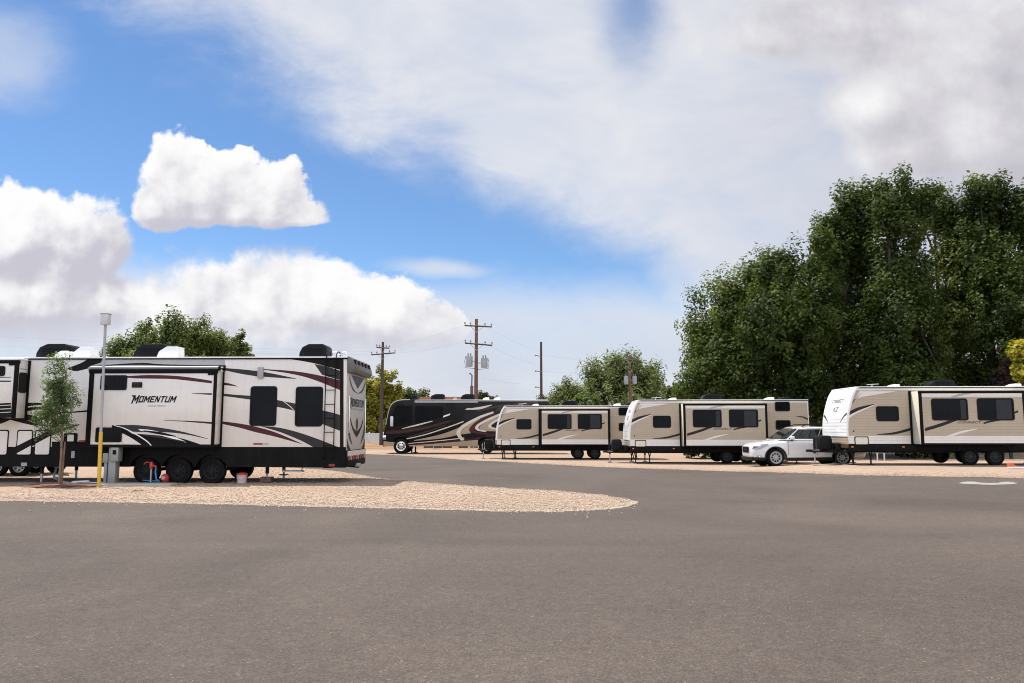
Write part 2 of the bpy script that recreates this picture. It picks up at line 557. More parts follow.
# the feet of the banks dissolve into the band of cloud behind them
foot = ss(uv(230, 362)[1], uv(230, 312)[1], mth('ADD', V, mth('MULTIPLY', mth('SUBTRACT', big0, 0.5), 0.10)))
foot = mth('MAXIMUM', foot, mth('SUBTRACT', 1.0, ss(0.0, 0.2, mth('SUBTRACT', uv(620, 300)[0], U))))
cum_a = mth('MULTIPLY', cum_a, mth('ADD', 0.25, mth('MULTIPLY', foot, 0.75)))

# high veil: a streaky sheet across the middle and right of the sky
def line(p, q):
    a, b = uv(*p), uv(*q)
    nx, ny = (b[1] - a[1]), -(b[0] - a[0]); l = math.hypot(nx, ny); nx /= l; ny /= l
    d = vmt('DOT_PRODUCT', vmt('SUBTRACT', PW, (a[0], a[1], 0)), (nx, ny, 0))
    return d


rot = N.new('ShaderNodeMapping'); rot.inputs['Rotation'].default_value = (0, 0, math.radians(38)); rot.inputs['Scale'].default_value = (1.5, 2.7, 1)
L.new(PW, rot.inputs['Vector'])
streak = noise(rot.outputs[0], 2.6, 9, 0.62, 0.4)
soft = noise(PW, 4.5, 7, 0.55)
fine = noise(rot.outputs[0], 9, 9, 0.66, 0.3)
nn = mth('ADD', mth('MULTIPLY', mth('SUBTRACT', streak, 0.5), 0.36), mth('MULTIPLY', mth('SUBTRACT', soft, 0.5), 0.22))
nn = mth('ADD', nn, mth('MULTIPLY', mth('SUBTRACT', fine, 0.5), 0.16))
la = line((40, -60), (330, 165))          # positive on the right of it
lb = line((330, 168), (720, 300))
# orientation check: a point inside the veil, (520, 90), must be positive
def sgn(p, q, t):
    a, b, c = uv(*p), uv(*q), uv(*t)
    nx, ny = (b[1] - a[1]), -(b[0] - a[0])
    return 1 if (c[0] - a[0]) * nx + (c[1] - a[1]) * ny > 0 else -1
la = mth('MULTIPLY', la, sgn((40, -60), (330, 165), (520, 90)))
lb = mth('MULTIPLY', lb, sgn((330, 168), (720, 300), (520, 90)))
va = ss(-0.06, 0.17, mth('ADD', la, mth('MULTIPLY', nn, 0.6)))
vb = ss(-0.015, 0.075, mth('ADD', lb, mth('MULTIPLY', nn, 0.25)))
veil = mth('MULTIPLY', va, vb)
right = ss(uv(610, 200)[0], uv(730, 200)[0], mth('ADD', U, mth('MULTIPLY', nn, 0.35)))
veil = mth('MAXIMUM', veil, right)
lowleft = mth('MULTIPLY', ss(uv(420, 300)[0], uv(200, 300)[0], U), 0.035)
low = ss(uv(500, 262)[1], uv(500, 325)[1], mth('SUBTRACT', mth('ADD', V, mth('MULTIPLY', nn, 0.22)), lowleft))
veil = mth('MAXIMUM', veil, mth('MULTIPLY', low, 0.92))
hole = blobfield(vmt('ADD', PW, (0, 0, 0)), [(626, -12, 52, 125)], 1)
veil = mth('MULTIPLY', veil, mth('SUBTRACT', 1.0, mth('MULTIPLY', ss(-0.05, 0.95, mth('ADD', hole, mth('MULTIPLY', nn, 2.6))), 0.76)))
corner = ss(0.0, 0.8, mth('ADD', blobfield(PW, [(10, 60, 95, 75)], 1), mth('MULTIPLY', nn, 1.8)))
wisp = ss(0.1, 1.0, mth('ADD', blobfield(PW, [(440, 268, 90, 14), (600, 300, 120, 18), (512, 308, 46, 26)], 1), mth('MULTIPLY', nn, 1.5)))
veil = mth('MAXIMUM', veil, mth('MAXIMUM', mth('MULTIPLY', corner, 0.55), mth('MULTIPLY', wisp, 0.7)))
veil = mth('MULTIPLY', veil, mth('ADD', 0.80, mth('MULTIPLY', mth('SUBTRACT', streak, 0.45), 0.9)), clamp=True)
# veil colour: white near the sun side, lavender grey low and to the right
greyr = mth('MULTIPLY', ss(uv(600, 200)[0], uv(980, 200)[0], mth('ADD', U, mth('MULTIPLY', nn, 0.5))), 0.62)
greyl = mth('MULTIPLY', ss(uv(500, 270)[1], uv(500, 400)[1], V), 0.55)
gr = mth('MAXIMUM', greyr, greyl)
gr = mth('ADD', gr, mth('MULTIPLY', mth('SUBTRACT', 0.5, soft), 0.7), clamp=True)
veil_c = mixc(gr, (0.60, 0.605, 0.63, 1), (0.395, 0.395, 0.455, 1))

# grey heavy cloud upper right
HVY = [(770, 40, 66, 50), (840, 20, 120, 90), (930, 60, 130, 100), (1010, 130, 130, 110), (870, 110, 66, 56), (1090, 40, 180, 150), (905, 150, 70, 60)]
HB0 = blobfield(PC, HVY, 1.4); HB1 = blobfield(vmt('ADD', PC, (-0.035, 0.03, 0)), HVY, 1.4)
hn0 = noise(PC, 3.6, 9, 0.56); hn1 = noise(vmt('ADD', PC, (-0.035, 0.035, 0)), 3.6, 9, 0.56)
H0 = mth('ADD', HB0, mth('MULTIPLY', mth('SUBTRACT', hn0, 0.5), 1.7))
hv_a = mth('MULTIPLY', ss(-0.1, 0.55, H0), 0.93)
hl = mth('ADD', mth('ADD', 0.34, mth('MULTIPLY', mth('SUBTRACT', HB0, HB1), 0.45)), mth('MULTIPLY', mth('SUBTRACT', hn0, hn1), 2.9))
hl = mth('ADD', hl, mth('MULTIPLY', ss(0.5, 0.0, H0), 0.3), clamp=True)
hv_c = mixc(hl, (0.405, 0.39, 0.43, 1), (0.70, 0.695, 0.70, 1))

sky = N.new('ShaderNodeTexSky'); sky.sky_type = 'NISHITA'; sky.sun_disc = False
sky.sun_elevation = math.asin(SUN.z); sky.sun_rotation = math.atan2(SUN.x, SUN.y)
sky.altitude = 1800; sky.air_density = 1.0; sky.dust_density = 0.4; sky.ozone_density = 2.0
hs = N.new('ShaderNodeHueSaturation'); hs.inputs['Saturation'].default_value = 1.14; hs.inputs['Value'].default_value = 1.12; L.new(sky.outputs[0], hs.inputs['Color'])
K = 1 / BGS
def up(c):
    return vmt('SCALE_', c) if False else None
def scaled(c):
    n = N.new('ShaderNodeVectorMath'); n.operation = 'SCALE'; L.new(c, n.inputs[0]); n.inputs['Scale'].default_value = K
    return n.outputs[0]
c = mixc(veil, hs.outputs[0], scaled(veil_c))
c = mixc(hv_a, c, scaled(hv_c))
c = mixc(mth('MULTIPLY', cum_a, 0.985), c, scaled(cum_c))
# the lowest band pales into lavender haze over the cumulus feet
hm = N.new('ShaderNodeMapping'); hm.inputs['Scale'].default_value = (1, 2.4, 1); L.new(PC, hm.inputs['Vector'])
lp0 = mth('ADD', noise(hm.outputs[0], 5, 8, 0.56), mth('MULTIPLY', mth('SUBTRACT', 0.4, puff(hm.outputs[0], 7, 2)), 0.25))
lump = ss(0.36, 0.66, lp0)
hz = mth('MULTIPLY', ss(uv(300, 318)[1], uv(300, 420)[1], V), 0.78)
c = mixc(mth('MULTIPLY', hz, ss(0.2, -0.02, V)), c, scaled(mixc(lump, (0.435, 0.45, 0.545, 1), (0.62, 0.62, 0.655, 1))))
# below the horizon only the ground is ever seen
c = mixc(ss(-0.01, -0.06, sep.outputs['Z']), c, (1.6, 1.4, 1.2, 1))
# added fill: whole sky behind the camera brightened to lift shaded vehicle sides
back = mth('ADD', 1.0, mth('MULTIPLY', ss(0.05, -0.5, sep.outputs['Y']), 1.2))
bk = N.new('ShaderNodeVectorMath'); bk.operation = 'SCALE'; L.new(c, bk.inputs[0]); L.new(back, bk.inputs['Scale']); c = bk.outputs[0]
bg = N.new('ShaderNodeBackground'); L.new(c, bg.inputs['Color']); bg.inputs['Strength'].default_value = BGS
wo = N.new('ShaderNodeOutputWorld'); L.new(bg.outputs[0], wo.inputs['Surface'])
world.cycles.sampling_method = 'MANUAL'; world.cycles.sample_map_resolution = 512

vs_ = scene.view_settings
scene.display_settings.display_device = 'sRGB'
vs_.view_transform = 'Standard'; vs_.look = 'None'; vs_.gamma = 1; vs_.use_curve_mapping = False
vs_.exposure = 0.45
scene.render.engine = 'CYCLES'
scene.cycles.max_bounces = 6; scene.cycles.diffuse_bounces = 3; scene.cycles.glossy_bounces = 3; scene.cycles.transmission_bounces = 3
scene.cycles.use_denoising = True
scene.cycles.filter_width = 1.05


# ------------------------------------------------------------------ ground materials
def ground_mat(name):
    m = bpy.data.materials.new(name); m.use_nodes = True
    nt = m.node_tree
    return m, nt.nodes, nt.links, nt.nodes['Principled BSDF']


def nz(N, L, vec, scale, detail=6, rough=0.6, dist=0.0):
    n = N.new('ShaderNodeTexNoise'); n.inputs['Scale'].default_value = scale; n.inputs['Detail'].default_value = detail
    n.inputs['Roughness'].default_value = rough; n.inputs['Distortion'].default_value = dist
    L.new(vec, n.inputs['Vector']); return n.outputs['Fac']


def ramp(N, L, fac, stops):
    r = N.new('ShaderNodeValToRGB'); e = r.color_ramp.elements
    while len(e) < len(stops): e.new(0.5)
    for k, (p, c) in enumerate(stops):
        e[k].position = p; e[k].color = (c[0], c[1], c[2], 1)
    L.new(fac, r.inputs['Fac']); return r.outputs['Color']


def mxc(N, L, f, a, b, mode='MIX'):
    n = N.new('ShaderNodeMix'); n.data_type = 'RGBA'; n.blend_type = mode
    for v, s in ((f, n.inputs['Factor']), (a, n.inputs['A']), (b, n.inputs['B'])):
        if hasattr(v, 'links'): L.new(v, s)
        else: s.default_value = v
    return n.outputs['Result']


def asphalt_mat():
    m, N, L, b = ground_mat('asphalt')
    tc = N.new('ShaderNodeTexCoord'); o = tc.outputs['Object']
    v = N.new('ShaderNodeTexVoronoi'); v.inputs['Scale'].default_value = 75; L.new(o, v.inputs['Vector'])
    chips = ramp(N, L, v.outputs['Color'], [(0.0, (0.052, 0.042, 0.036)), (0.5, (0.079, 0.0635, 0.0542)), (0.9, (0.107, 0.087, 0.074)), (1.0, (0.25, 0.21, 0.175))])
    big = nz(N, L, o, 0.22, 5, 0.6, 0.8)
    mp = N.new('ShaderNodeMapping'); mp.inputs['Scale'].default_value = (0.12, 1.1, 1); mp.inputs['Rotation'].default_value = (0, 0, math.radians(-6)); L.new(o, mp.inputs['Vector'])
    lanes = nz(N, L, mp.outputs[0], 1.0, 6, 0.6, 0.3)
    t1 = ramp(N, L, big, [(0.3, (0.80, 0.79, 0.79)), (0.7, (1.18, 1.17, 1.15))])
    t2 = ramp(N, L, lanes, [(0.3, (0.93, 0.93, 0.93)), (0.7, (1.07, 1.07, 1.07))])
    c = mxc(N, L, 1.0, chips, t1, 'MULTIPLY'); c = mxc(N, L, 1.0, c, t2, 'MULTIPLY')
    mid = nz(N, L, o, 9, 8, 0.75)
    c = mxc(N, L, 1.0, c, ramp(N, L, mid, [(0.25, (0.78, 0.77, 0.76)), (0.75, (1.22, 1.22, 1.22))]), 'MULTIPLY')
    # pale dust trodden off the gravel, in scuffs of its own
    du = nz(N, L, o, 0.9, 9, 0.7, 1.0)
    f = N.new('ShaderNodeMapRange'); f.inputs['From Min'].default_value = 0.56; f.inputs['From Max'].default_value = 0.80; f.inputs['To Max'].default_value = 0.30
    L.new(du, f.inputs['Value'])
    c = mxc(N, L, f.outputs['Result'], c, (0.155, 0.118, 0.09, 1))
    # dark drips
    sp = nz(N, L, o, 3.2, 4, 0.5)
    f2 = N.new('ShaderNodeMapRange'); f2.inputs['From Min'].default_value = 0.70; f2.inputs['From Max'].default_value = 0.76; f2.inputs['To Max'].default_value = 0.35
    L.new(sp, f2.inputs['Value'])
    c = mxc(N, L, f2.outputs['Result'], c, (0.038, 0.034, 0.031, 1))
    L.new(c, b.inputs['Base Color']); b.inputs['Roughness'].default_value = 0.88; b.inputs['Specular IOR Level'].default_value = 0.25
    hN = N.new('ShaderNodeMath'); hN.operation = 'ADD'; L.new(v.outputs['Distance'], hN.inputs[0])
    hb = nz(N, L, o, 180, 3); L.new(hb, hN.inputs[1])
    bp = N.new('ShaderNodeBump'); bp.inputs['Strength'].default_value = 0.55; bp.inputs['Distance'].default_value = 0.006
    L.new(hN.outputs[0], bp.inputs['Height']); L.new(bp.outputs['Normal'], b.inputs['Normal'])
    return m


def gravel_mat():
    m, N, L, b = ground_mat('gravel')
    tc = N.new('ShaderNodeTexCoord'); o = tc.outputs['Object']
    v = N.new('ShaderNodeTexVoronoi'); v.inputs['Scale'].default_value = 32; L.new(o, v.inputs['Vector'])
    c = ramp(N, L, v.outputs['Color'], [(0.0, (0.26, 0.175, 0.125)), (0.25, (0.355, 0.265, 0.195)), (0.65, (0.405, 0.315, 0.24)), (1.0, (0.50, 0.42, 0.345))])
    big = nz(N, L, o, 0.35, 6, 0.65, 0.6)
    c = mxc(N, L, 1.0, c, ramp(N, L, big, [(0.3, (0.86, 0.82, 0.78)), (0.7, (1.08, 1.06, 1.05))]), 'MULTIPLY')
    # gaps between the stones show red soil
    f = N.new('ShaderNodeMapRange'); f.inputs['From Min'].default_value = 0.50; f.inputs['From Max'].default_value = 0.75; f.inputs['To Max'].default_value = 0.5
    L.new(v.outputs['Distance'], f.inputs['Value'])
    c = mxc(N, L, f.outputs['Result'], c, (0.17, 0.085, 0.05, 1))
    so_ = nz(N, L, o, 0.55, 7, 0.7)
    f3 = N.new('ShaderNodeMapRange'); f3.inputs['From Min'].default_value = 0.60; f3.inputs['From Max'].default_value = 0.78; f3.inputs['To Max'].default_value = 0.5
    L.new(so_, f3.inputs['Value'])
    c = mxc(N, L, f3.outputs['Result'], c, (0.30, 0.17, 0.10, 1))
    # beyond the pads the ground turns to bare red dirt with dry grass
    sx = N.new('ShaderNodeSeparateXYZ'); L.new(o, sx.inputs[0])
    f4 = N.new('ShaderNodeMapRange'); f4.inputs['From Min'].default_value = 55; f4.inputs['From Max'].default_value = 64; L.new(sx.outputs['Y'], f4.inputs['Value'])
    dirt = ramp(N, L, nz(N, L, o, 0.5, 8, 0.7), [(0.35, (0.13, 0.12, 0.05)), (0.5, (0.27, 0.15, 0.09)), (0.7, (0.34, 0.21, 0.13))])
    c = mxc(N, L, f4.outputs['Result'], c, dirt)
    L.new(c, b.inputs['Base Color']); b.inputs['Roughness'].default_value = 0.9; b.inputs['Specular IOR Level'].default_value = 0.2
    iv = N.new('ShaderNodeMath'); iv.operation = 'SUBTRACT'; iv.inputs[0].default_value = 1; L.new(v.outputs['Distance'], iv.inputs[1])
    bp = N.new('ShaderNodeBump'); bp.inputs['Strength'].default_value = 0.8; bp.inputs['Distance'].default_value = 0.03
    L.new(iv.outputs[0], bp.inputs['Height']); L.new(bp.outputs['Normal'], b.inputs['Normal'])
    return m


asphalt = asphalt_mat(); gravel = gravel_mat()


def wob(x, k=1.0):
    return 0.6 * (0.05 * math.sin(x * 5.1 * k) + 0.035 * math.sin(x * 11.3 * k + 1.3) + 0.03 * math.sin(x * 23 * k + .4))


def interp(pts, x):
    if x <= pts[0][0]: return pts[0][1]
    for (a, b), (c, d) in zip(pts, pts[1:]):
        if x <= c:
            return b + (d - b) * (x - a) / (c - a)
    return pts[-1][1]


def sheet(name, xs, y0f, y1f, rows, zf, mat):
    vs = []; fs = []
    for x in xs:
        a, b = y0f(x), y1f(x)
        for r in range(rows + 1):
            y = a + (b - a) * r / rows
            vs.append((x, y, zf(x, y, r / rows)))
    for i in range(len(xs) - 1):
        for r in range(rows):
            k = i * (rows + 1) + r
            fs.append((k, k + rows + 1, k + rows + 2, k + 1))
    mb = MB(); mb.add(vs, fs, mat, True)
    o = mb.build(name); o['kind'] = 'structure'
    return o


def frange(a, b, s):
    return [a + (b - a) * i / max(1, round((b - a) / s)) for i in range(max(1, round((b - a) / s)) + 1)]


# ground: one sheet to the horizon, finer where the pads rise
xs = [-3000, -600, -150, -60] + frange(-40, 40, 1.0) + [60, 150, 600, 3000]
ysl = [-300, -60, -20] + frange(-5, 60, 1.0) + [75, 120, 300, 800, 3000]
vs = [(x, y, gz(x, y)) for x in xs for y in ysl]
fs = [(i * len(ysl) + j, (i + 1) * len(ysl) + j, (i + 1) * len(ysl) + j + 1, i * len(ysl) + j + 1) for i in range(len(xs) - 1) for j in range(len(ysl) - 1)]
g = MB(); g.add(vs, fs, gravel, True); go = g.build('ground'); go['kind'] = 'structure'

# road: its far kerbless edge bends away to the left
EDGE = [(-60, 49.5), (-11, 49.5)]
for p in ((365, 454), (440, 458.2), (520, 463.0), (600, 467.3), (680, 469.8), (760, 472), (864, 475.6), (940, 477), (1024, 478.3), (1150, 480)):
    q = gnd(*p); EDGE.append((q.x, q.y))
EDGE.append((60, EDGE[-1][1] - 4))
sheet('road', frange(-60, 60, 0.12), lambda x: -25, lambda x: interp(EDGE, x) + wob(x) * 1.6, 90, lambda x, y, t: gz(x, y) + 0.006, asphalt)

# gravel island with the fifth wheel's pad
near = [(-45, gnd(0, 501).y + .4)] + [(gnd(*p).x, gnd(*p).y) for p in ((0, 501), (128, 503), (256, 505.5), (400, 509), (512, 512), (560, 512), (600, 510.3), (625, 507.5))]
far = [(-45, 36), (-14, 35), (-10.5, 33)] + [(gnd(*p).x, gnd(*p).y) for p in ((304, 468.5), (330, 470.5), (352, 473.5), (372, 477), (395, 480.5), (450, 484.5), (512, 488.7), (560, 491.2), (600, 495.0), (625, 499))]
tip = gnd(638.5, 503)
near.append((tip.x, tip.y)); far.append((tip.x, tip.y + .02))


def isl_z(x, y, t):
    e = min(t, 1 - t) * 2 * max(0.2, (interp(far, x) - interp(near, x))) / 2
    e = min(e, (tip.x - x))
    return gz(x, y) + 0.004 + 0.022 * sst(0, 0.5, e) + 0.008 * math.sin(x * 7 + y * 3) * math.sin(y * 6.1 - x * 2) * sst(0, .5, e)


sheet('gravel_bed', frange(-45, tip.x, 0.12), lambda x: interp(near, x) + wob(x), lambda x: max(interp(near, x) + wob(x) + .02, interp(far, x) + wob(x + 3)), 46, isl_z, gravel)

# loose stones on the island and along the road's edges
rng = np.random.default_rng(3)


def stones(name, pts, label):
    base = np.array([(1, 0, 0), (-1, 0, 0), (0, 1, 0), (0, -1, 0), (0, 0, 1), (0, 0, -1)], float)
    tri = np.array([(0, 2, 4), (2, 1, 4), (1, 3, 4), (3, 0, 4), (2, 0, 5), (1, 2, 5), (3, 1, 5), (0, 3, 5)])
    n = len(pts)
    sc = rng.uniform(0.008, 0.022, (n, 1, 1)) * rng.uniform(0.6, 1.3, (n, 1, 3))
    jit = rng.uniform(0.75, 1.25, (n, 6, 1))
    a = rng.uniform(0, 2 * PI, n); ca, sa = np.cos(a), np.sin(a)
    R = np.zeros((n, 3, 3)); R[:, 0, 0] = ca; R[:, 0, 1] = -sa; R[:, 1, 0] = sa; R[:, 1, 1] = ca; R[:, 2, 2] = 1
    v = np.einsum('nij,nkj->nki', R, base[None] * sc * jit) + np.array(pts)[:, None, :]
    V_ = v.reshape(-1, 3); T = (tri[None] + (np.arange(n) * 6)[:, None, None]).reshape(-1, 3)
    me = bpy.data.meshes.new(name)
    me.vertices.add(len(V_)); me.vertices.foreach_set('co', V_.ravel())
    me.loops.add(T.size); me.loops.foreach_set('vertex_index', T.ravel())
    me.polygons.add(len(T)); me.polygons.foreach_set('loop_start', np.arange(len(T)) * 3); me.polygons.foreach_set('loop_total', np.full(len(T), 3))
    at_ = me.attributes.new('tint', 'FLOAT', 'POINT'); at_.data.foreach_set('value', np.repeat(rng.uniform(0, 1, n), 6))
    me.update(); me.validate()
    m = bpy.data.materials.new('pebble'); m.use_nodes = True; NN = m.node_tree.nodes; LL = m.node_tree.links
    A = NN.new('ShaderNodeAttribute'); A.attribute_name = 'tint'
    LL.new(ramp(NN, LL, A.outputs['Fac'], [(0, (0.27, 0.185, 0.135)), (.4, (0.365, 0.28, 0.205)), (.8, (0.42, 0.335, 0.255)), (1, (0.52, 0.45, 0.38))]), NN['Principled BSDF'].inputs['Base Color'])
    NN['Principled BSDF'].inputs['Roughness'].default_value = 0.85
    me.materials.append(m)
    o = bpy.data.objects.new(name, me); COL.objects.link(o)
    tag(o, label, 'gravel', kind='stuff')
    return o


pts = []
while len(pts) < 22000:
    x = rng.uniform(-13, tip.x)
    a, b = interp(near, x) + wob(x), interp(far, x) + wob(x + 3)
    if len(pts) % 3 == 0:
        y = a + rng.exponential(0.25) - 0.06
    else:
        y = a + (b - a) * rng.uniform(0, 1) ** 1.5
    if y > b + .1: continue
    t = (y - a) / max(.05, b - a)
    pts.append((x, y, isl_z(x, y, min(1, max(0, t))) + 0.004))
for _ in range(260):      # a few kicked out on to the asphalt
    x = rng.uniform(-12, tip.x); y = interp(near, x) - rng.exponential(0.35)
    pts.append((x, y, gz(x, y) + 0.012))
stones('gravel_stones', pts, 'loose pale gravel stones strewn over the island beside the road')
pts = []
for _ in range(5000):
    x = rng.uniform(-8, 20); y = interp(EDGE, x) + rng.exponential(0.5) - 0.12
    pts.append((x, y, gz(x, y) + 0.012))
stones('gravel_verge', pts, 'loose tan gravel along the far edge of the asphalt')

# white painted arrow on the asphalt
mk = MB()
out = [(958.5, 483.6), (962, 482.5), (967, 481.9), (974, 481.9), (980, 482.9), (988, 483.4), (998, 483.3), (1002, 482.3), (1008, 482.1), (1013, 482.6), (1018, 483.7), (1012, 484.6), (1004, 484.9), (992, 485.2), (982, 485.0), (976, 484.6), (966, 484.5)]
mk.add([tuple(gnd(*p) + Vector((0, 0, 0.012))) for p in out], [tuple(range(len(out)))[::-1]], white_paint)
mo = mk.build('road_marking'); mo['kind'] = 'structure'


# ------------------------------------------------------------------ trees
def leaf_material(name, dark, light, trans=0.42):
    m = bpy.data.materials.new(name); m.use_nodes = True; N = m.node_tree.nodes; L = m.node_tree.links
    for n in list(N): N.remove(n)
    A = N.new('ShaderNodeAttribute'); A.attribute_name = 'tint'
    mid = tuple((a + b) / 2 for a, b in zip(dark, light))
    c = ramp(N, L, A.outputs['Fac'], [(0.0, dark), (0.55, mid), (1.0, light)])
    p = N.new('ShaderNodeBsdfPrincipled'); p.inputs['Roughness'].default_value = 0.55; p.inputs['Specular IOR Level'].default_value = 0.16
    t = N.new('ShaderNodeBsdfTranslucent')
    L.new(c, p.inputs['Base Color'])
    h = N.new('ShaderNodeHueSaturation'); h.inputs['Hue'].default_value = 0.485; h.inputs['Saturation'].default_value = 1.15; h.inputs['Value'].default_value = 1.3
    L.new(c, h.inputs['Color']); L.new(h.outputs[0], t.inputs['Color'])
    x = N.new('ShaderNodeMixShader'); x.inputs[0].default_value = trans
    L.new(p.outputs[0], x.inputs[1]); L.new(t.outputs[0], x.inputs[2])
    o = N.new('ShaderNodeOutputMaterial'); L.new(x.outputs[0], o.inputs['Surface'])
    return m


bark = M('bark', (0.055, 0.042, 0.032), 0.9, var=0.4, vs=6, bump=0.8, bs=14)


def foliage(name, parent, lobes, n, ll, lw, mat, seed, cl=0.9, hang=0.0, origin=(0, 0, 0), shell=0.38):
    """lobes (x,y,z,rx,ry,rz) hold clumps, clumps hold leaves; returns clump centres"""
    r = np.random.default_rng(seed)
    lobes = np.array(lobes, float)
    area = (lobes[:, 3] * lobes[:, 5] + lobes[:, 3] * lobes[:, 4]) ** 1.0
    ncl = max(14, int(n / 95))
    which = r.choice(len(lobes), ncl, p=area / area.sum())
    d = r.normal(size=(ncl, 3)); d /= np.linalg.norm(d, axis=1)[:, None]
    rad = r.uniform(0, 1, ncl) ** shell
    cc = lobes[which, :3] + d * lobes[which, 3:] * rad[:, None]
    crad = cl * 0.9 * r.uniform(0.4, 1.25, ncl)
    ctint = r.normal(0, 0.24, ncl)
    k = r.choice(ncl, n, p=crad ** 1.5 / (crad ** 1.5).sum())
    off = r.normal(size=(n, 3)); off /= np.linalg.norm(off, axis=1)[:, None]
    off *= (r.uniform(0, 1, n) ** 0.45)[:, None] * crad[k][:, None]
    ax = d * 0.7 + np.array([0, 0, 0.9]) + r.normal(0, 0.35, (ncl, 3)); ax /= np.linalg.norm(ax, axis=1)[:, None]
    al = (off * ax[k]).sum(1)[:, None]
    off += ax[k] * al * 0.40 - (off - ax[k] * al) * 0.12      # sprays reach outward and up
    p = cc[k] + off
    p[:, 2] -= hang * r.uniform(0, 1, n) ** 2
    nor = off / (crad[k][:, None] + 1e-6) + d[k] * 0.5 + np.array([0, 0, 0.5]) + r.normal(0, 0.55, (n, 3))
    nor /= np.linalg.norm(nor, axis=1)[:, None]
    t = np.cross(nor, r.normal(size=(n, 3))); t /= np.linalg.norm(t, axis=1)[:, None] + 1e-9
    b = np.cross(nor, t)
    s = r.uniform(0.65, 1.3, (n, 1))
    A = p - t * ll * .5 * s; B = p + b * lw * .5 * s + t * ll * .05; C_ = p + t * ll * .5 * s - nor * ll * .12; D_ = p - b * lw * .5 * s + t * ll * .05
    V_ = np.stack([A, B, C_, D_], 1).reshape(-1, 3) - np.array(origin)
    me = bpy.data.meshes.new(name)
    me.vertices.add(4 * n); me.vertices.foreach_set('co', V_.ravel())
    me.loops.add(4 * n); me.loops.foreach_set('vertex_index', np.arange(4 * n))
    me.polygons.add(n); me.polygons.foreach_set('loop_start', np.arange(n) * 4); me.polygons.foreach_set('loop_total', np.full(n, 4))
    a_ = me.attributes.new('tint', 'FLOAT', 'POINT')
    tint = np.clip(0.43 + ctint[k] + r.normal(0, 0.12, n), 0, 1)
    a_.data.foreach_set('value', np.repeat(tint, 4))
    me.update(); me.materials.append(mat)
    o = bpy.data.objects.new(name, me); COL.objects.link(o); o.parent = parent
    return cc - np.array(origin)


def trunk(parent, h, r0, targets, seed, lean=(0, 0), mat=None, fork=0.45):
    rr = random.Random(seed)
    t = MB(); mat = mat or bark
    pts = [(0, 0, -0.15), (0.04 * h * lean[0] * .3, 0, h * .2), (h * lean[0] * .5, h * lean[1] * .5, h * .5), (h * lean[0], h * lean[1], h * .95)]
    t.tube([(0, 0, -0.2), (0, 0, 0.05)] + pts[1:], [r0 * 1.5, r0 * 1.15, r0 * .9, r0 * .6, r0 * .12], mat, 9)
    for T in targets:
        f = rr.uniform(fork * .6, fork * 1.4)
        s = Vector((h * lean[0] * f, h * lean[1] * f, h * min(.8, f)))
        e = Vector(T)
        m1 = s.lerp(e, .4) + Vector((rr.uniform(-.3, .3), rr.uniform(-.3, .3), rr.uniform(0.0, .5)))
        m2 = s.lerp(e, .75) + Vector((rr.uniform(-.3, .3), rr.uniform(-.3, .3), rr.uniform(-.1, .4)))
        t.tube([s, m1, m2, e], [r0 * .4, r0 * .28, r0 * .15, r0 * .04], mat, 6)
    return t.build('trunk', parent)


def tree(name, label, Y, lobes_px, n, ll, lw, mat, seed, base_px, r0=0.25, cl=0.9, depth=0.85, hang=0.0, group=None, h=None, cat='tree', shell=0.38, nlimb=14, bmat=None, yj=0.25):
    rr = random.Random(seed * 13 + 5)
    b = at(base_px, 440, Y); bz = gz(b.x, Y)
    th = thing(name, label, cat, (b.x, Y, bz), group=group)
    lobes = []
    sc = Y / F
    for cx, cy, rx, ry in lobes_px:
        c = at(cx, cy, Y)
        R = rx * sc
        lobes.append((c.x, Y + rr.uniform(-yj, yj) * R * 1.5, c.z, R, R * depth + .2, ry * sc))
    cc = foliage('crown', th, lobes, n, ll, lw, mat, seed, cl, hang, (b.x, Y, bz), shell)
    H_ = h or max(l[2] + l[5] * .4 for l in lobes) - bz
    tg = [cc[i] for i in rr.sample(range(len(cc)), min(nlimb, len(cc)))]
    trunk(th, H_, r0, tg, seed, mat=bmat)
    return th


leaf_dark = leaf_material('leaf_deep_green', (0.019, 0.033, 0.007), (0.098, 0.140, 0.032))
leaf_mid = leaf_material('leaf_green', (0.042, 0.066, 0.014), (0.165, 0.21, 0.048))
leaf_willow = leaf_material('leaf_willow', (0.085, 0.115, 0.036), (0.22, 0.26, 0.10))
leaf_yellow = leaf_material('leaf_yellow_green', (0.15, 0.16, 0.02), (0.40, 0.38, 0.06))
leaf_far = leaf_material('leaf_far_green', (0.055, 0.085, 0.022), (0.19, 0.235, 0.065))
leaf_grey = leaf_material('leaf_grey_green', (0.070, 0.112, 0.036), (0.20, 0.275, 0.100))
leaf_gold = leaf_material('leaf_gold', (0.20, 0.20, 0.02), (0.46, 0.43, 0.05))
leaf_plum = leaf_material('leaf_plum', (0.035, 0.022, 0.018), (0.14, 0.085, 0.06))

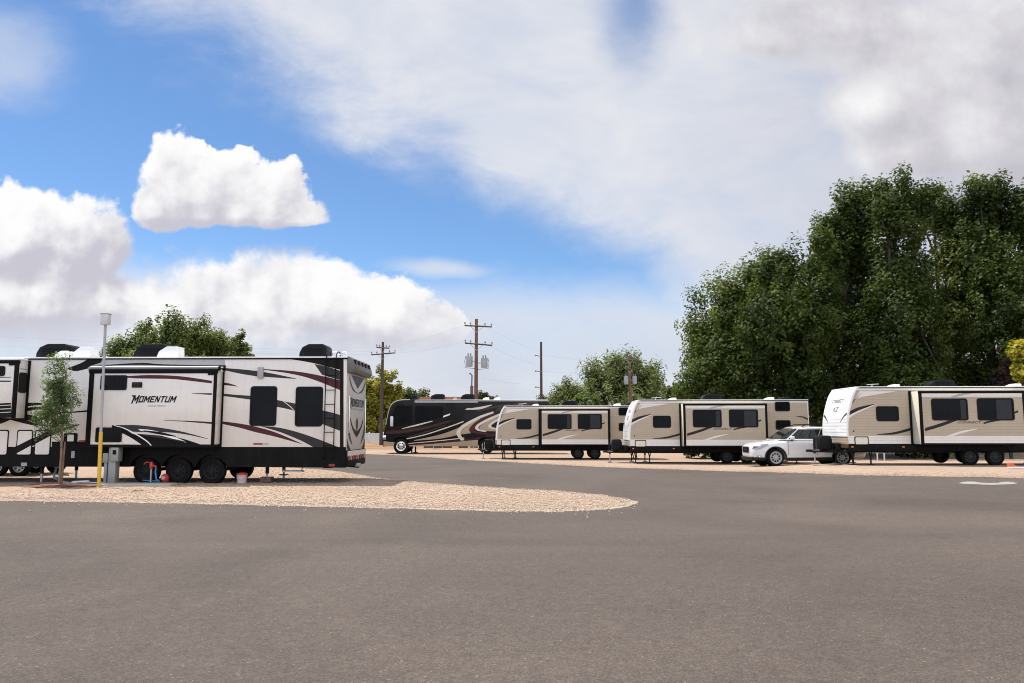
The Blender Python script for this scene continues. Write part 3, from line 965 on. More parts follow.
BIG = 'tall dark trees behind the trailers on the right'
RT = [
    ('broad low tree ending the dark row on its left, bright leaves on its outer edge', 50, [(722, 325, 34, 48), (712, 370, 30, 42), (746, 298, 28, 30), (745, 375, 40, 50), (697, 392, 22, 28), (735, 350, 42, 50)], 720, leaf_mid, 46000),
    ('rounded tree with a tufty top in the dark row, above the white car', 47, [(790, 285, 36, 46), (767, 278, 14, 14), (778, 330, 42, 55), (806, 320, 40, 60), (780, 385, 48, 48), (815, 255, 16, 22), (765, 320, 25, 35)], 785, leaf_dark, 52000),
    ('tall bushy tree at the left shoulder of the dark row, above the right trailer nose', 50, [(858, 212, 25, 40), (838, 250, 26, 40), (868, 265, 36, 60), (848, 330, 45, 60), (845, 395, 48, 46), (828, 232, 10, 20)], 850, leaf_dark, 54000),
    ('dense dark tree with a flat double top in the middle of the dark row', 47, [(900, 212, 26, 38), (884, 205, 16, 26), (905, 275, 38, 60), (900, 340, 46, 60), (895, 398, 45, 42)], 900, leaf_dark, 52000),
    ('slim tree with paler green pointed top beside a sky gap in the dark row', 51, [(944, 208, 17, 27), (926, 205, 14, 22), (955, 240, 22, 42), (950, 300, 34, 55), (950, 375, 44, 60)], 948, leaf_mid, 40000),
    ('tallest windblown tree at the right of the dark row, its top swept left', 48, [(1000, 208, 26, 36), (984, 190, 12, 20), (1010, 245, 36, 50), (985, 255, 22, 40), (995, 320, 42, 60), (1000, 395, 44, 44), (1026, 218, 18, 36)], 998, leaf_dark, 54000),
    ('dark tree cut by the right edge of the picture, last of the dark row', 50, [(1050, 250, 32, 60), (1062, 300, 46, 60), (1060, 375, 50, 55), (1085, 240, 30, 50)], 1062, leaf_dark, 30000),
]
for i, (lab, Y, lob, bx, lm, n) in enumerate(RT):
    tree('broadleaf_tree', lab, Y, lob, n, 0.24, 0.135, lm, 20 + i, bx, 0.28, cl=0.85, group=BIG, yj=0.45)
# low growth under their skirts
for i, (x, w, lab) in enumerate([(705, 22, 'low dark bush under the trees behind the middle trailer, farthest left of three'), (812, 40, 'dark undergrowth bush in the gap between the white car roof and the trees'), (930, 60, 'long low dark bush under the trees behind the right trailer')]):
    tree('bush', lab, 43.5, [(x, 438, w, 16), (x + w * .6, 432, w * .6, 18), (x - w * .6, 436, w * .6, 16)], 9000, 0.22, 0.14, leaf_dark, 60 + i, x, 0.06, cl=0.5, group='bushes under the dark trees', cat='bush', nlimb=5)

tree('broadleaf_tree', 'wide many-lobed green tree rising behind the big fifth wheel at left', 70, [(172, 340, 26, 27), (188, 338, 20, 24), (148, 348, 24, 24), (126, 352, 18, 20), (113, 358, 12, 16), (165, 375, 50, 30)], 30000, 0.30, 0.16, leaf_far, 71, 160, 0.3, cl=0.9)
tree('broadleaf_tree', 'narrow upright tree behind the fifth wheel, just right of the wide many-lobed tree', 72, [(219, 347, 13, 20), (225, 365, 15, 24), (212, 362, 10, 20)], 11000, 0.30, 0.15, leaf_far, 72, 219, 0.2, cl=0.7)
tree('broadleaf_tree', 'thinnest upright tree showing above the fifth wheel roof, rightmost of its cluster', 74, [(239, 350, 8, 18), (242, 368, 11, 20), (247, 362, 6, 14)], 6500, 0.28, 0.14, leaf_far, 73, 240, 0.15, cl=0.55)
tree('willow_tree', 'big round pale green willow behind the gap between two travel trailers', 110, [(622, 385, 40, 30), (598, 388, 24, 24), (634, 378, 30, 24), (648, 398, 18, 24), (622, 410, 44, 28), (610, 372, 26, 20)], 26000, 0.62, 0.20, leaf_willow, 74, 620, 0.5, cl=1.5, hang=1.2)
tree('bush', 'round green bush at the left foot of the big willow', 98, [(566, 397, 18, 14), (580, 402, 20, 16), (552, 404, 12, 12), (570, 415, 26, 18)], 11000, 0.42, 0.20, leaf_willow, 75, 568, 0.2, cl=0.9, cat='bush')
tree('bush', 'small silvery bush in front of the willow, above the trailer roof', 92, [(575, 408, 9, 8), (588, 405, 10, 9)], 4000, 0.36, 0.18, leaf_grey, 76, 582, 0.1, cl=0.6, cat='bush')
tree('broadleaf_tree', 'yellow-green tree behind the white fence beside the dark motor coach', 96, [(380, 388, 16, 20), (370, 405, 14, 26), (390, 402, 12, 24), (380, 420, 22, 20), (362, 400, 10, 22)], 15000, 0.42, 0.24, leaf_yellow, 77, 376, 0.25, cl=0.8)
tree('broadleaf_tree', 'low distant green tree above the front of the dark motor coach', 122, [(412, 400, 14, 12), (400, 404, 10, 12), (425, 405, 10, 8)], 6500, 0.5, 0.26, leaf_far, 78, 412, 0.25, cl=1.0)
tree('broadleaf_tree', 'tiny dark far tree peeping over the coach roof right of the transformer pole', 150, [(483, 399, 7, 7), (483, 412, 8, 10)], 2600, 0.5, 0.28, leaf_dark, 79, 483, 0.2, cl=0.8, group='far dark treetops over the coach roof')
tree('broadleaf_tree', 'smaller of two far dark treetops over the coach roof, farther from the pole', 152, [(494, 401, 6, 6), (494, 414, 7, 8)], 2200, 0.5, 0.28, leaf_dark, 80, 494, 0.2, cl=0.8, group='far dark treetops over the coach roof')
tree('broadleaf_tree', 'small bright green tree in the gap left of the dark tree row', 66, [(676, 398, 13, 14), (668, 404, 10, 10), (682, 412, 14, 20)], 9000, 0.30, 0.16, leaf_far, 81, 678, 0.15, cl=0.6)
tree('ornamental_tree', 'golden yellow leaved tree over the trailer roof at the right edge', 41, [(1020, 352, 9, 9), (1021, 374, 9, 7), (1034, 362, 12, 16), (1016, 348, 5, 5)], 4200, 0.20, 0.14, leaf_gold, 82, 1030, 0.09, cl=0.4, cat='tree')
tree('ornamental_tree', 'brownish plum leaved tree beside the golden tree at right', 43, [(1010, 372, 10, 14), (1003, 385, 9, 12), (1018, 368, 10, 16), (1014, 392, 14, 14)], 6500, 0.18, 0.12, leaf_plum, 83, 1010, 0.09, cl=0.45, cat='tree')

# a far belt of scrub closes the plain
rq = random.Random(9)
lob = [(x + rq.uniform(-3, 3), 280 + rq.uniform(-12, 12), 1.4, rq.uniform(5, 10), 4, rq.uniform(1.4, 4.4)) for x in range(-260, 261, 9)]
foliage('treeline', None, lob, 26000, 0.9, 0.5, leaf_far, 95, 1.6)
tag(bpy.data.objects['treeline'], 'low far belt of green scrub along the horizon', 'treeline', kind='stuff')

# young street tree on the island
b = gnd(59, 487)
yt = thing('young_tree', 'slender young tree with feathery grey-green leaves in front of the fifth wheel', 'tree', b)
sc = b.y / F
lobes = []
for cx, cy, rx, ry in [(58, 362, 8, 12), (57, 380, 14, 16), (66, 388, 11, 14), (48, 392, 10, 14), (58, 402, 19, 18), (46, 414, 11, 11), (64, 418, 15, 13), (54, 424, 15, 11), (72, 402, 8, 12)]:
    c = at(cx, cy, b.y); lobes.append((c.x, b.y, c.z, rx * sc, rx * sc * .9, ry * sc))
cc = foliage('crown', yt, lobes, 8200, 0.085, 0.024, leaf_grey, 90, 0.22, 0.10, tuple(b), 0.75)
t = MB()
t.tube([(0, 0, -.05), (0.01, 0, .8), (-.02, 0, 1.5), (0.0, .02, 2.4), (-.01, 0, 3.5)], [.042, .036, .030, .020, .005], M('young_bark', (0.22, 0.15, 0.10), .85, var=.3, vs=9), 8)
rr = random.Random(4)
for q in rr.sample(list(map(tuple, cc)), 26):
    z0 = max(1.2, q[2] - rr.uniform(.3, .7)); t.tube([(0, 0, z0), (q[0] * .5, q[1] * .5, (z0 + q[2]) / 2), q], [.012, .008, .003], bark, 5)
t.build('trunk', yt)
st = MB(); q = gnd(61.6, 487.2)
st.tube([(0, 0, -.05), (0.01, 0, 1.25)], .022, wood, 6); st.tube([(0.01, 0, 1.1), (-.09, -.02, 1.08)], .008, rubber, 5)
o = st.build('tree_stake', None, q); tag(o, 'thin reddish wooden stake beside the young tree trunk', 'stake')
# mulch ring
mu = MB(); mulch = M('red_mulch', (0.15, 0.062, 0.035), 0.95, var=0.5, vs=14, bump=1.0, bs=40)
n = 40; vs = [(b.x + .2, b.y + .1, gz(b.x, b.y) + .085)]; fs = []
for rad, z in ((.45, .075), (.75, .07), (.95, .045)):
    for k in range(n):
        a = 2 * PI * k / n; w = rad * (1 + .10 * math.sin(3 * a + 1) + .06 * math.sin(7 * a))
        vs.append((b.x + .2 + 1.25 * w * math.cos(a), b.y + .1 + .8 * w * math.sin(a), gz(b.x, b.y) + z + .012 * math.sin(9 * a + rad * 20)))
for k in range(n):
    fs.append((0, 1 + k, 1 + (k + 1) % n))
    for r_ in range(2):
        a0 = 1 + r_ * n; fs.append((a0 + k, a0 + n + k, a0 + n + (k + 1) % n, a0 + (k + 1) % n))
mu.add(vs, fs, mulch, True); o = mu.build('mulch'); tag(o, 'patch of red brown mulch round the young tree', 'mulch', kind='stuff')

# ------------------------------------------------------------------ poles, wires, fence, far house
pw = M('pole_wood', (0.155, 0.088, 0.060), 0.9, var=0.35, vs=5, bump=0.5, bs=12)
pw2 = M('pole_wood_dark', (0.070, 0.052, 0.040), 0.9, var=0.35, vs=5, bump=0.5, bs=12)
cer = M('insulator', (0.16, 0.15, 0.15), 0.3, var=0.1)
drum = M('transformer_grey', (0.34, 0.36, 0.36), 0.5, var=0.12)


def pole_base(px, Y):
    p = at(px, 440, Y); return Vector((p.x, Y, gz(p.x, Y)))


def upole(name, label, px, top_px, Y, r, m, arms, drums=(), ins=True, extra=None, rz=0.0):
    b = pole_base(px, Y); hgt = at(px, top_px, Y).z - b.z; k = Y / F
    t = thing(name, label, 'utility pole', b, rz, 'utility poles')
    p = MB(); p.tube([(0, 0, -.5), (0, 0, hgt * .5), (0, 0, hgt)], [r * 1.15, r, r * .8], m, 10); p.build('pole', t)
    for (yp, x0, x1, tilt) in arms:
        z = at(px, yp, Y).z - b.z; a = (x0 - px) * k; c = (x1 - px) * k
        ab = MB(); ab.tube([(a, -r - .06, z + tilt), (c, -r - .06, z - tilt)], .065, pw2, 4)
        ab.tube([(a * .5, -r - .03, z), (0, -r - .02, z - .55)], .02, steel, 5); ab.tube([(c * .5, -r - .03, z), (0, -r - .02, z - .55)], .02, steel, 5)
        o = ab.build('crossarm', t)
        if ins:
            for q in (a * .97, a * .5, c * .55, c * .97):
                i = MB(); zz = z + tilt * (1 - 2 * (q - a) / (c - a)) + .05
                i.lathe([(.02, 0), (.02, .10), (.075, .11), (.055, .16), (.075, .18), (.05, .24), (.001, .27)], (q, -r - .06, zz), cer, 'z', 8)
                i.build('insulator', o)
    for (x, y, w, h) in drums:
        d = MB(); c = at(x, y, Y); R = w * k / 2; hh = h * k / 2; zc = c.z - b.z; xc = (x - px) * k
        d.lathe([(.001, zc - hh), (R * .95, zc - hh), (R, zc - hh * .9), (R, zc + hh * .85), (R * 1.05, zc + hh * .86), (R * 1.05, zc + hh * .94), (R * .5, zc + hh), (.001, zc + hh)], (xc, -.12, 0), drum, 'z', 16)
        for s in (-.4, .4):
            d.lathe([(.04, zc + hh * .9), (.06, zc + hh + .12), (.03, zc + hh + .28), (.001, zc + hh + .3)], (xc + R * s, -.12, 0), cer, 'z', 8)
        d.tube([(xc, -.1, zc), (0, -.02, zc)], .05, steel, 6)
        d.tube([(xc + math.copysign(R * 1.1, xc), -.12, zc + hh), (xc + math.copysign(R * 1.45, xc), -.12, zc), (xc + math.copysign(R * 1.2, xc), -.12, zc - hh * 1.2), (0, -.1, zc - hh * 1.4)], .02, rubber, 5)
        d.build('transformer', t)
    if extra: extra(t, b, k, hgt)
    return t, b, hgt


def conduit(t, b, k, h):
    c = MB(); x = (471.5 - 475.8) * k
    za, zb_, zc_ = (at(475, y, 66).z - b.z for y in (386, 375.5, 373))
    c.tube([(x, -.1, 0), (x, -.1, za)], .14, pw, 8)
    c.tube([(x, -.1, za), (x + .02, -.1, zb_), (x - .2, -.1, zc_)], .06, M('blue_cable', (0.03, 0.05, 0.12), 0.5), 6)
    c.build('conduit', t)


pb = upole('utility_pole', 'tall brown pole with two grey transformers and two crossarms over the coach', 475.8, 319, 66, .17, pw, [(326.5, 464, 491.5, .06), (344.5, 464.5, 492, .10)], [(469, 361.5, 6.5, 10.5), (484, 363, 6.5, 9.5)], extra=conduit)
pa = upole('utility_pole', 'dark weathered pole with short double crossarms before the yellow-green tree', 381, 342, 76, .16, pw2, [(348, 375, 388, .05), (354, 370, 394, -.10)])


def stubs(t, b, k, h):
    for yp in (356.5, 372, 388):
        z = at(541.5, yp, 82).z - b.z; s = MB()
        s.tube([(0, -.1, z), (-.58, -.1, z + .1)], .045, cer, 6); s.lathe([(.03, 0), (.09, .03), (.09, .12), (.02, .16)], (-.6, -.1, z + .02), cer, 'z', 8)
        s.build('insulator_arm', t)
    y = MB(); y.tube([(0, -.14, 0), (0, -.14, h * .42)], .10, M('yellow_guard', (0.42, 0.26, 0.05), 0.5), 8); y.build('cable_guard', t)


pc = upole('utility_pole', 'plain pole with three side insulators and a yellow guard, left of the willow', 541.5, 342, 82, .15, pw2, [], extra=stubs)
pd = upole('utility_pole', 'reddish pole carrying two pale boxes in front of the willow', 631, 356, 96, .19, pw, [(360, 626, 637, .0), (369, 627, 636, .0)], [(627, 380.5, 4.5, 8), (635.5, 380, 4.5, 8)])

wire = M('power_cable', (0.16, 0.16, 0.17), 0.6)


def cable(label, a, b_, sag, r=.0042):
    sag *= .35
    c = MB(); a = Vector(a); b_ = Vector(b_)
    c.tube([a.lerp(b_, i / 16) - Vector((0, 0, sag * 4 * (i / 16) * (1 - i / 16))) for i in range(17)], r, wire, 4)
    tag(c.build('power_cable'), label, 'cable', 'power lines')


def top(p, dx, z): return (p[1].x + dx, p[1].y - .25, p[1].z + z)


zl = pa[2]
for dx, z, d2, z2, lab in ((-1.0, zl - 1.0, -.9, pb[2] - .55, 'upper'), (1.0, zl - 1.2, -.9, pb[2] - 2.0, 'lower')):
    cable('%s thin power cable between the dark pole and the transformer pole' % lab, top(pa, dx, z), top(pb, d2, z2), .5)
for z, e, lab in ((zl - 1.0, 10.3, 'upper'), (zl - 1.3, 9.2, 'lower')):
    cable('%s thin power cable running left from the dark pole across the treetops' % lab, top(pa, -1.0, z), (-60, 62, e), .9)
for dz, z2, lab in ((.55, .95, 'highest'), (2.1, 2.5, 'middle'), (5.2, 4.6, 'lowest')):
    cable('%s of the cables from the transformer pole to the plain pole' % lab, top(pb, .5, pb[2] - dz), top(pc, -.5, pc[2] - z2), .45)
for z, lab in ((1.4, 'upper'), (3.2, 'lower')):
    cable('%s faint cable from the plain pole to the pole by the willow' % lab, top(pc, 0, pc[2] - z), top(pd, -.3, pd[2] - z * .7), .5)

# white fence beyond the road
fa, fb = at(318, 440, 92), at(383.5, 440, 88)
fz = 1.12; vinyl = M('white_vinyl', (0.62, 0.61, 0.58), 0.5, var=0.1, dirt=0.2)
ft = thing('vinyl_fence', 'low white panel fence at the end of the road, below the yellow-green tree', 'fence', (fb.x, 88, 0), math.atan2(92 - 88, fa.x - fb.x))
Lf = (Vector((fa.x, 92, 0)) - Vector((fb.x, 88, 0))).length
fp = MB(); n = int(Lf / 2)
for i in range(int(Lf / .2)):
    fp.box(i * .2 + .01, i * .2 + .19, -.015, .015, .1, fz - .08, vinyl)
fp.box(0, Lf, -.03, .03, fz - .1, fz, vinyl); fp.box(0, Lf, -.03, .03, .06, .14, vinyl); fp.build('panel', ft)
for i in range(n + 1):
    q = MB(); q.box(i * 2 - .06, i * 2 + .06, -.07, .07, -.1, fz + .05, vinyl, .01); q.prism([(i * 2 - .08, fz + .05), (i * 2 + .08, fz + .05), (i * 2, fz + .14)], -.08, .08, vinyl); q.build('post', ft)

# terracotta roofed house beyond the coach
hb = at(436, 440, 104)
ht = thing('house', 'small house whose terracotta roof just shows above the motor coach', 'house', (hb.x, 104, 0))
w = MB(); w.box(-2.6, 4, 0, 6, 0, 4.6, M('stucco', (0.42, 0.33, 0.25), 0.9, bump=.2)); w.build('wall', ht)
r_ = MB(); r_.prism([(-3.0, 4.55), (4.4, 4.55), (3.6, 5.95), (-2.2, 5.95)], -.4, 6.4, M('terracotta', (0.42, 0.17, 0.10), 0.85, var=.3, vs=9)); r_.build('roof', ht)
for x in (-1.2, 1.6):
    wi = MB(); wi.box(x - .5, x + .5, -.05, .02, 1.2, 2.5, trim); wi.build('window', ht)
# ------------------------------------------------------------------ big fifth wheel at left
YM = 22.4
p0 = at(344.5, 483, YM)
fr = Frame(p0.x, YM, 0.0, math.radians(-1.3))
mom = thing('fifth_wheel_trailer', 'long white and black fifth wheel camper with maroon swooshes parked on the gravel island', 'camper', fr.o, fr.a)
P = fr.P
W = 2.55; LEN = 12.9
zr = P(300, 357.0)[1]; zs = P(300, 447)[1]; zb = P(300, 467)[1]
SO = 0.46                                     # slide-out reach


def px(pts, off=0.0): return [P(a, b, off) for a, b in pts]


def vf(mb, top, bot, m, lay=1, off=0.0, n=16):
    e = 0.003 * lay
    film(mb, px(top, off), px(bot, off), -off - e, m, n)


b = MB()
b.box(-LEN, 0, 0, W, zs - .02, zr - .02, cream, .03)
# --- swooshes on the rear half
vf(b, [(222.7, 382.3), (230, 383.6), (237.6, 386.2)], [(222.7, 385), (230, 385.6), (237.6, 386.5)], maroon)
vf(b, [(222.7, 393.6), (236, 394.8), (255, 396)], [(222.7, 395.9), (236, 397.6), (255, 400.2)], graph)
vf(b, [(272, 399.2), (285, 401.5), (300, 404.5)], [(272, 406), (285, 408.4), (300, 412)], graph)
vf(b, [(282.5, 401), (288, 405), (293, 409.6)], [(283.4, 401), (289, 405), (294, 409.8)], white, 2)
vf(b, [(318, 409.6), (330, 412), (343.4, 416)], [(318, 422.5), (330, 427), (343.4, 432)], graph)
vf(b, [(222.7, 421.4), (240, 423.6), (255, 426.6), (275, 432.2), (301.8, 443.6)], [(222.7, 424), (240, 427.8), (255, 432), (275, 436.6), (301.8, 444)], maroon)
vf(b, [(260, 426), (280, 427.8), (301, 433.2), (321, 440.2), (338, 447)], [(262, 426.6), (280, 432), (295, 438), (305, 442.6), (313, 447)], graph)
vf(b, [(217, 367.6), (240, 369.2), (259, 371.2)], [(217, 368.2), (237, 373), (259, 376.7)], graph)
vf(b, [(259, 371.2), (275, 374), (296, 378.5)], [(259, 376.4), (276, 377.6), (296, 378.9)], graph)
vf(b, [(261, 368.9), (290, 370.8), (313.5, 374.2), (343.5, 381)], [(261, 369.4), (290, 373.6), (313, 379.4), (343.5, 391.5)], maroon)
vf(b, [(286, 358.2), (310, 358.2), (343.6, 358.2)], [(286, 358.6), (312, 362.8), (343.6, 370.7)], black)
vf(b, [(314.5, 364), (328, 366.8), (343.6, 372.0)], [(322, 374.6), (330, 377.2), (343.6, 380.8)], graph)
vf(b, [(340, 362), (343.6, 362)], [(340, 447), (343.6, 447)], black, 2, n=2)
# reflectors
vf(b, [(253.4, 443.1), (262.5, 443.1)], [(253.4, 444.8), (262.5, 444.8)], redp, 2, n=1)
vf(b, [(262.9, 443.3), (268.4, 443.3)], [(262.9, 444.6), (268.4, 444.6)], grey, 2, n=1)
# --- front half
vf(b, [(67.5, 368), (80, 363.5), (92, 358.3), (116, 358.3)], [(67.5, 368.6), (75, 371), (86, 369), (116, 360)], black)
vf(b, [(88, 366.8), (100, 363), (116, 358.6), (225, 358.6)], [(88, 371), (110, 371), (150, 371), (225, 366.5)], grey, 2)
vf(b, [(88, 366.6), (115, 364.3), (143, 362.9), (165, 364.4), (226, 365.3)], [(88, 367), (115, 365.4), (143, 364.9), (165, 365.7), (226, 366.6)], black, 3)
vf(b, [(24, 403.4), (32, 402.6), (42, 403)], [(24, 407), (32, 405.8), (42, 404.8)], black)
vf(b, [(24, 408.4), (32, 407), (44, 406.5)], [(24, 412), (32, 410.4), (44, 409)], black)
vf(b, [(-20, 413.5), (24, 414), (40, 418)], [(-20, 420), (24, 420), (40, 425)], black)
vf(b, [(14, 418), (24, 419.6), (40, 424.4)], [(8, 419), (20, 422.4), (36, 426)], black, 2)
vf(b, [(44, 413), (66, 412), (89, 410)], [(44, 414.4), (66, 413.2), (89, 411.8)], black)
vf(b, [(-20, 423), (0, 419.4), (9, 416.6)], [(-20, 430), (0, 424), (11, 419.5)], black)
vf(b, [(15.6, 446), (36, 436.8), (55, 430), (79, 424.2)], [(15.6, 454), (36, 444.2), (58, 433), (80, 424.8)], black, 2)
# dark lower flank from the doors back
vf(b, [(52, 441.6), (92, 441.6)], [(52, 448), (92, 448)], skirtm, 3, n=2)
vf(b, [(79, 440.1), (86, 440.1)], [(79, 442), (86, 442)], redp, 4, n=1)
b.build('body', mom)

# white roof edge and gutter
r = MB()
r.prism([(-.0, zr + .012), (-.0, zr - .028), (-LEN - .02, zr - .028), (-LEN - .02, zr + .012)], -.025, W + .025, roofwhite, .006)
r.box(-LEN, 0.005, -.03, .0, zr - .065, zr - .030, trim, .006)
r.tube([P(97.3, 355.5) and (P(97.3, 355.5)[0], .2, zr), (P(97.3, 353)[0], .2, zr + .06)], .035, trim)
r.build('roof', mom)

# skirt with wheel arches
wx = [P(145, 470)[0], P(177.5, 470)[0], P(211, 470)[0]]
WR = 0.385
poly = [(-LEN, zs + .0), (-LEN, zb)]
for x in wx:
    ra = WR + .09
    cz = WR
    a0 = math.asin(max(-1, min(1, (zb - cz) / ra)))
    for k in range(13):
        t = PI - a0 + (2 * a0 - PI) * k / 12
        poly.append((x + ra * math.cos(t), cz + ra * math.sin(t)))
poly += [(0, zb - .02), (0, zs)]
s = MB()
s.prism(poly, -.008, .16, skirtm, smooth=False)
s.prism(poly, W - .16, W + .008, skirtm, smooth=False)
s.box(-.1, .004, .16, W - .16, zb, zs, skirtm)
# outlets and hatch lines
s.prism(rrect(P(73.8, 0)[0], P(77.2, 0)[0], P(0, 458)[1], P(0, 451)[1], .02), -.02, -.006, grey)
s.prism(rrect(P(330, 0)[0], P(336, 0)[0], P(0, 466)[1], P(0, 463.6)[1], .02), -.016, -.006, redp)
s.prism(rrect(P(24.6, 0)[0], P(30.4, 0)[0], P(0, 466)[1], P(0, 462.6)[1], .01), -.016, -.006, grey)
s.build('skirt', mom)
c = MB()
c.box(-LEN + .1, -.15, .17, W - .17, .62, zs - .03, chassis)
for yv in (.55, W - .55):
    c.box(-LEN + .4, -.3, yv - .06, yv + .06, .48, .64, chassis)
for x in wx:
    c.tube([(x, .15, WR), (x, W - .15, WR)], .055, chassis)
for x in (-.3, -8.4):
    c.box(x - .05, x + .05, .3, W - .3, .5, .62, chassis)
c.box(P(318, 468)[0], P(327, 468)[0], .5, .75, .44, .52, chassis, .02)
c.tube([(-.35, W * .5, .5), (.12, W * .5, .46)], .05, chassis, 4)
c.build('chassis', mom)

for x in wx:
    for yv, o in ((.15, -1), (W - .15, 1)):
        tyre_wheel(mom, x, yv, WR - .01, WR, .24, .225, alloy, 8, o)

# --- main slide-out with its windows
sx0, sx1 = P(88, 400, SO)[0], P(215.6, 400, SO)[0]
sz1, sz0 = P(150, 369.3, SO)[1], P(150, 446.4, SO)[1]
fx0 = P(91.6, 0, SO)[0]; fx1 = P(211.9, 0, SO)[0]; fz0 = P(0, 444.3, SO)[1]; fz1 = P(0, 373.6, SO)[1]
q = MB()
q.box(sx0, sx1, -SO, .02, sz0, sz1 - .01, cream, .012)
q.box(sx0 - .004, fx0, -SO - .014, -SO + .05, sz0 + .01, sz1 - .005, trim, .008)
q.box(fx1, sx1 + .004, -SO - .014, -SO + .05, sz0 + .01, sz1 - .005, trim, .008)
q.box(sx0 - .02, sx1 + .02, -SO - .02, -SO + .06, fz1, sz1, trim, .008)
q.box(sx0 - .02, sx1 + .02, -SO + .06, .0, sz1 - .05, sz1, roofwhite, .006)
q.box(P(206, 0, SO)[0], fx1, -SO - .018, -SO + .0, P(0, 375.4, SO)[1], fz1, trim)
q.box(sx0 - .01, sx1 + .01, -SO - .01, .02, sz0 - .03, fz0, skirtm, .01)
# wall flanges
f1 = P(220.5, 0)[0]; f2 = P(222.8, 0)[0]
q.box(sx1 - .03, f2 + (sx1 - sx1), -.035, .0, sz0 - .06, sz1 + .04, trim, .008)
q.box(sx0 - .10, sx0 + .03, -.035, .0, sz0 - .06, sz1 + .04, trim, .008)
# awning roll over the slide
q.tube([(sx0 - .02, -SO + .06, sz1 + .05), (sx1 + .05, -SO + .06, sz1 + .05)], .05, grey, 10)
q.box(sx1 + .03, sx1 + .07, -SO + .0, -SO + .12, sz1 - .04, sz1 + .09, trim, .01)
q.box(sx1 + .03, sx1 + .07, -.10, .0, sz1 - .02, sz1 + .11, trim, .01)
vo = lambda t, bt, m, lay=1, n=16: vf(q, t, bt, m, lay, SO, n)
vo([(123, 376.2), (135, 375.6), (150, 375), (172, 375.6), (190, 377.4), (211.9, 380.8)], [(123, 377.2), (135, 378.3), (150, 378.6), (172, 379), (190, 380.8), (211.9, 383.4)], maroon)
vo([(191.6, 393.2), (211.9, 393.2)], [(191.6, 393.5), (211.9, 395)], graph)
vo([(164, 420.2), (188, 420.8), (211.9, 422)], [(164, 420.5), (188, 421.9), (211.9, 424)], maroon)
# dark hill
vo([(112, 425.2), (126, 425.0), (140, 425.3), (165, 428.4), (185, 432.3), (207.6, 438.5)], [(112, 427), (128, 431), (140, 432), (165, 432.2), (185, 434.2), (207.6, 438.9)], graph)
vo([(112, 426), (123, 428), (133, 434), (139, 434), (160, 435.6), (180, 438), (200, 444.2)], [(112, 430), (124, 433.8), (134, 440), (141, 444.6), (160, 444.6), (180, 444.6), (200, 444.6)], skirtm, 2)
vo([(97, 442), (104, 442)], [(97, 442.2), (104, 442.2)], trim, 2, 2)
vo([(138.4, 429), (152, 430.2), (170, 435), (186, 441.6)], [(140, 430.4), (152, 433.2), (168, 437.4), (186, 442.4)], white, 3)
vo([(143, 430.2), (160, 432), (176, 436)], [(144.5, 431.4), (160, 434.6), (176, 436.8)], black, 4)
vo([(142, 434.8), (158, 436), (186, 441.4)], [(146, 435.6), (158, 437.6), (186, 442)], graph, 4)
vo([(122.6, 433.4), (131, 437.6), (141.4, 444.4)], [(122.6, 444.4), (131, 444.4), (141.4, 444.6)], cream, 5, 8)
vo([(114.5, 425.2), (124, 427.6), (134.5, 432.6), (146.6, 440.0), (152, 445.4)], [(114.2, 425.7), (123, 428.2), (133.6, 433.3), (145.4, 440.6), (151, 445.6)], white, 6)
vo([(91.6, 441.8), (124, 441.8)], [(91.6, 444.4), (124, 444.4)], cream, 5, 2)
# lettering
za, zt_ = P(0, 402.6, SO)[1], P(0, 396.2, SO)[1]
xa, xb = P(131.6, 400, SO)[0], P(174.8, 400, SO)[0]
block_letters(q, 'MOMENTUM', xb - xa, zt_ - za, black, side_m(xa, -SO - .006, za), .35, 1.3, 1.1)
lettering(q, 'GRAND DESIGN', P(165, 0, SO)[0] - P(147, 0, SO)[0], grey, side_m(P(147, 0, SO)[0], -SO - .006, P(0, 406.8, SO)[1]), .2, .0)
so_ = q.build('slide_out', mom)
window(so_, P(98.4, 0, SO)[0], P(124.9, 0, SO)[0], P(0, 390.2, SO)[1], P(0, 375.4, SO)[1], -SO, .05)
window(so_, P(97, 0, SO)[0], P(123, 0, SO)[0], P(0, 442.2, SO)[1], P(0, 427.4, SO)[1], -SO - .018, .05)
v = MB(); a, c_ = P(132, 387.6, SO), P(142.4, 382.2, SO)
v.box(a[0], c_[0], -SO - .03, -SO, a[1], c_[1], trim, .01)
for k in range(3):
    zz = a[1] + (c_[1] - a[1]) * (.25 + .25 * k); v.box(a[0] + .03, c_[0] - .03, -SO - .035, -SO - .028, zz - .012, zz + .012, graph)
v.build('vent_grille', so_)

# --- front slide-out, cut by the picture's edge
s2 = .46
gx1 = P(14.4, 0, s2)[0]; gz1 = P(0, 360.3, s2)[1]; gz0 = P(0, 418, s2)[1]; gx0 = gx1 - 2.2
q = MB()
q.box(gx0, gx1, -s2, .02, gz0, gz1, cream, .012)
q.box(gx1 - .11, gx1 + .004, -s2 - .014, -s2 + .05, gz0, gz1, trim, .008)
q.box(gx0, gx1 + .02, -s2 - .02, -s2 + .06, P(0, 363.4, s2)[1], gz1 + .0, trim, .008)
q.box(P(5, 0, s2)[0], gx1 - .1, -s2 - .018, -s2, P(0, 365.4, s2)[1], gz1, trim)
q.box(gx1 - .03, P(27, 0)[0], -.035, .0, gz0 - .03, gz1 + .03, trim, .008)
q.box(gx0, gx1, -s2 - .02, .01, gz1 + .0, gz1 + .07, roofwhite, .03)
for y0, y1 in ((376.8, 378), (380.4, 382.2)):
    vf(q, [(-20, y0), (11, y0 + .2)], [(-20, y1), (11, y1 - .4)], graph, 1, s2, 4)
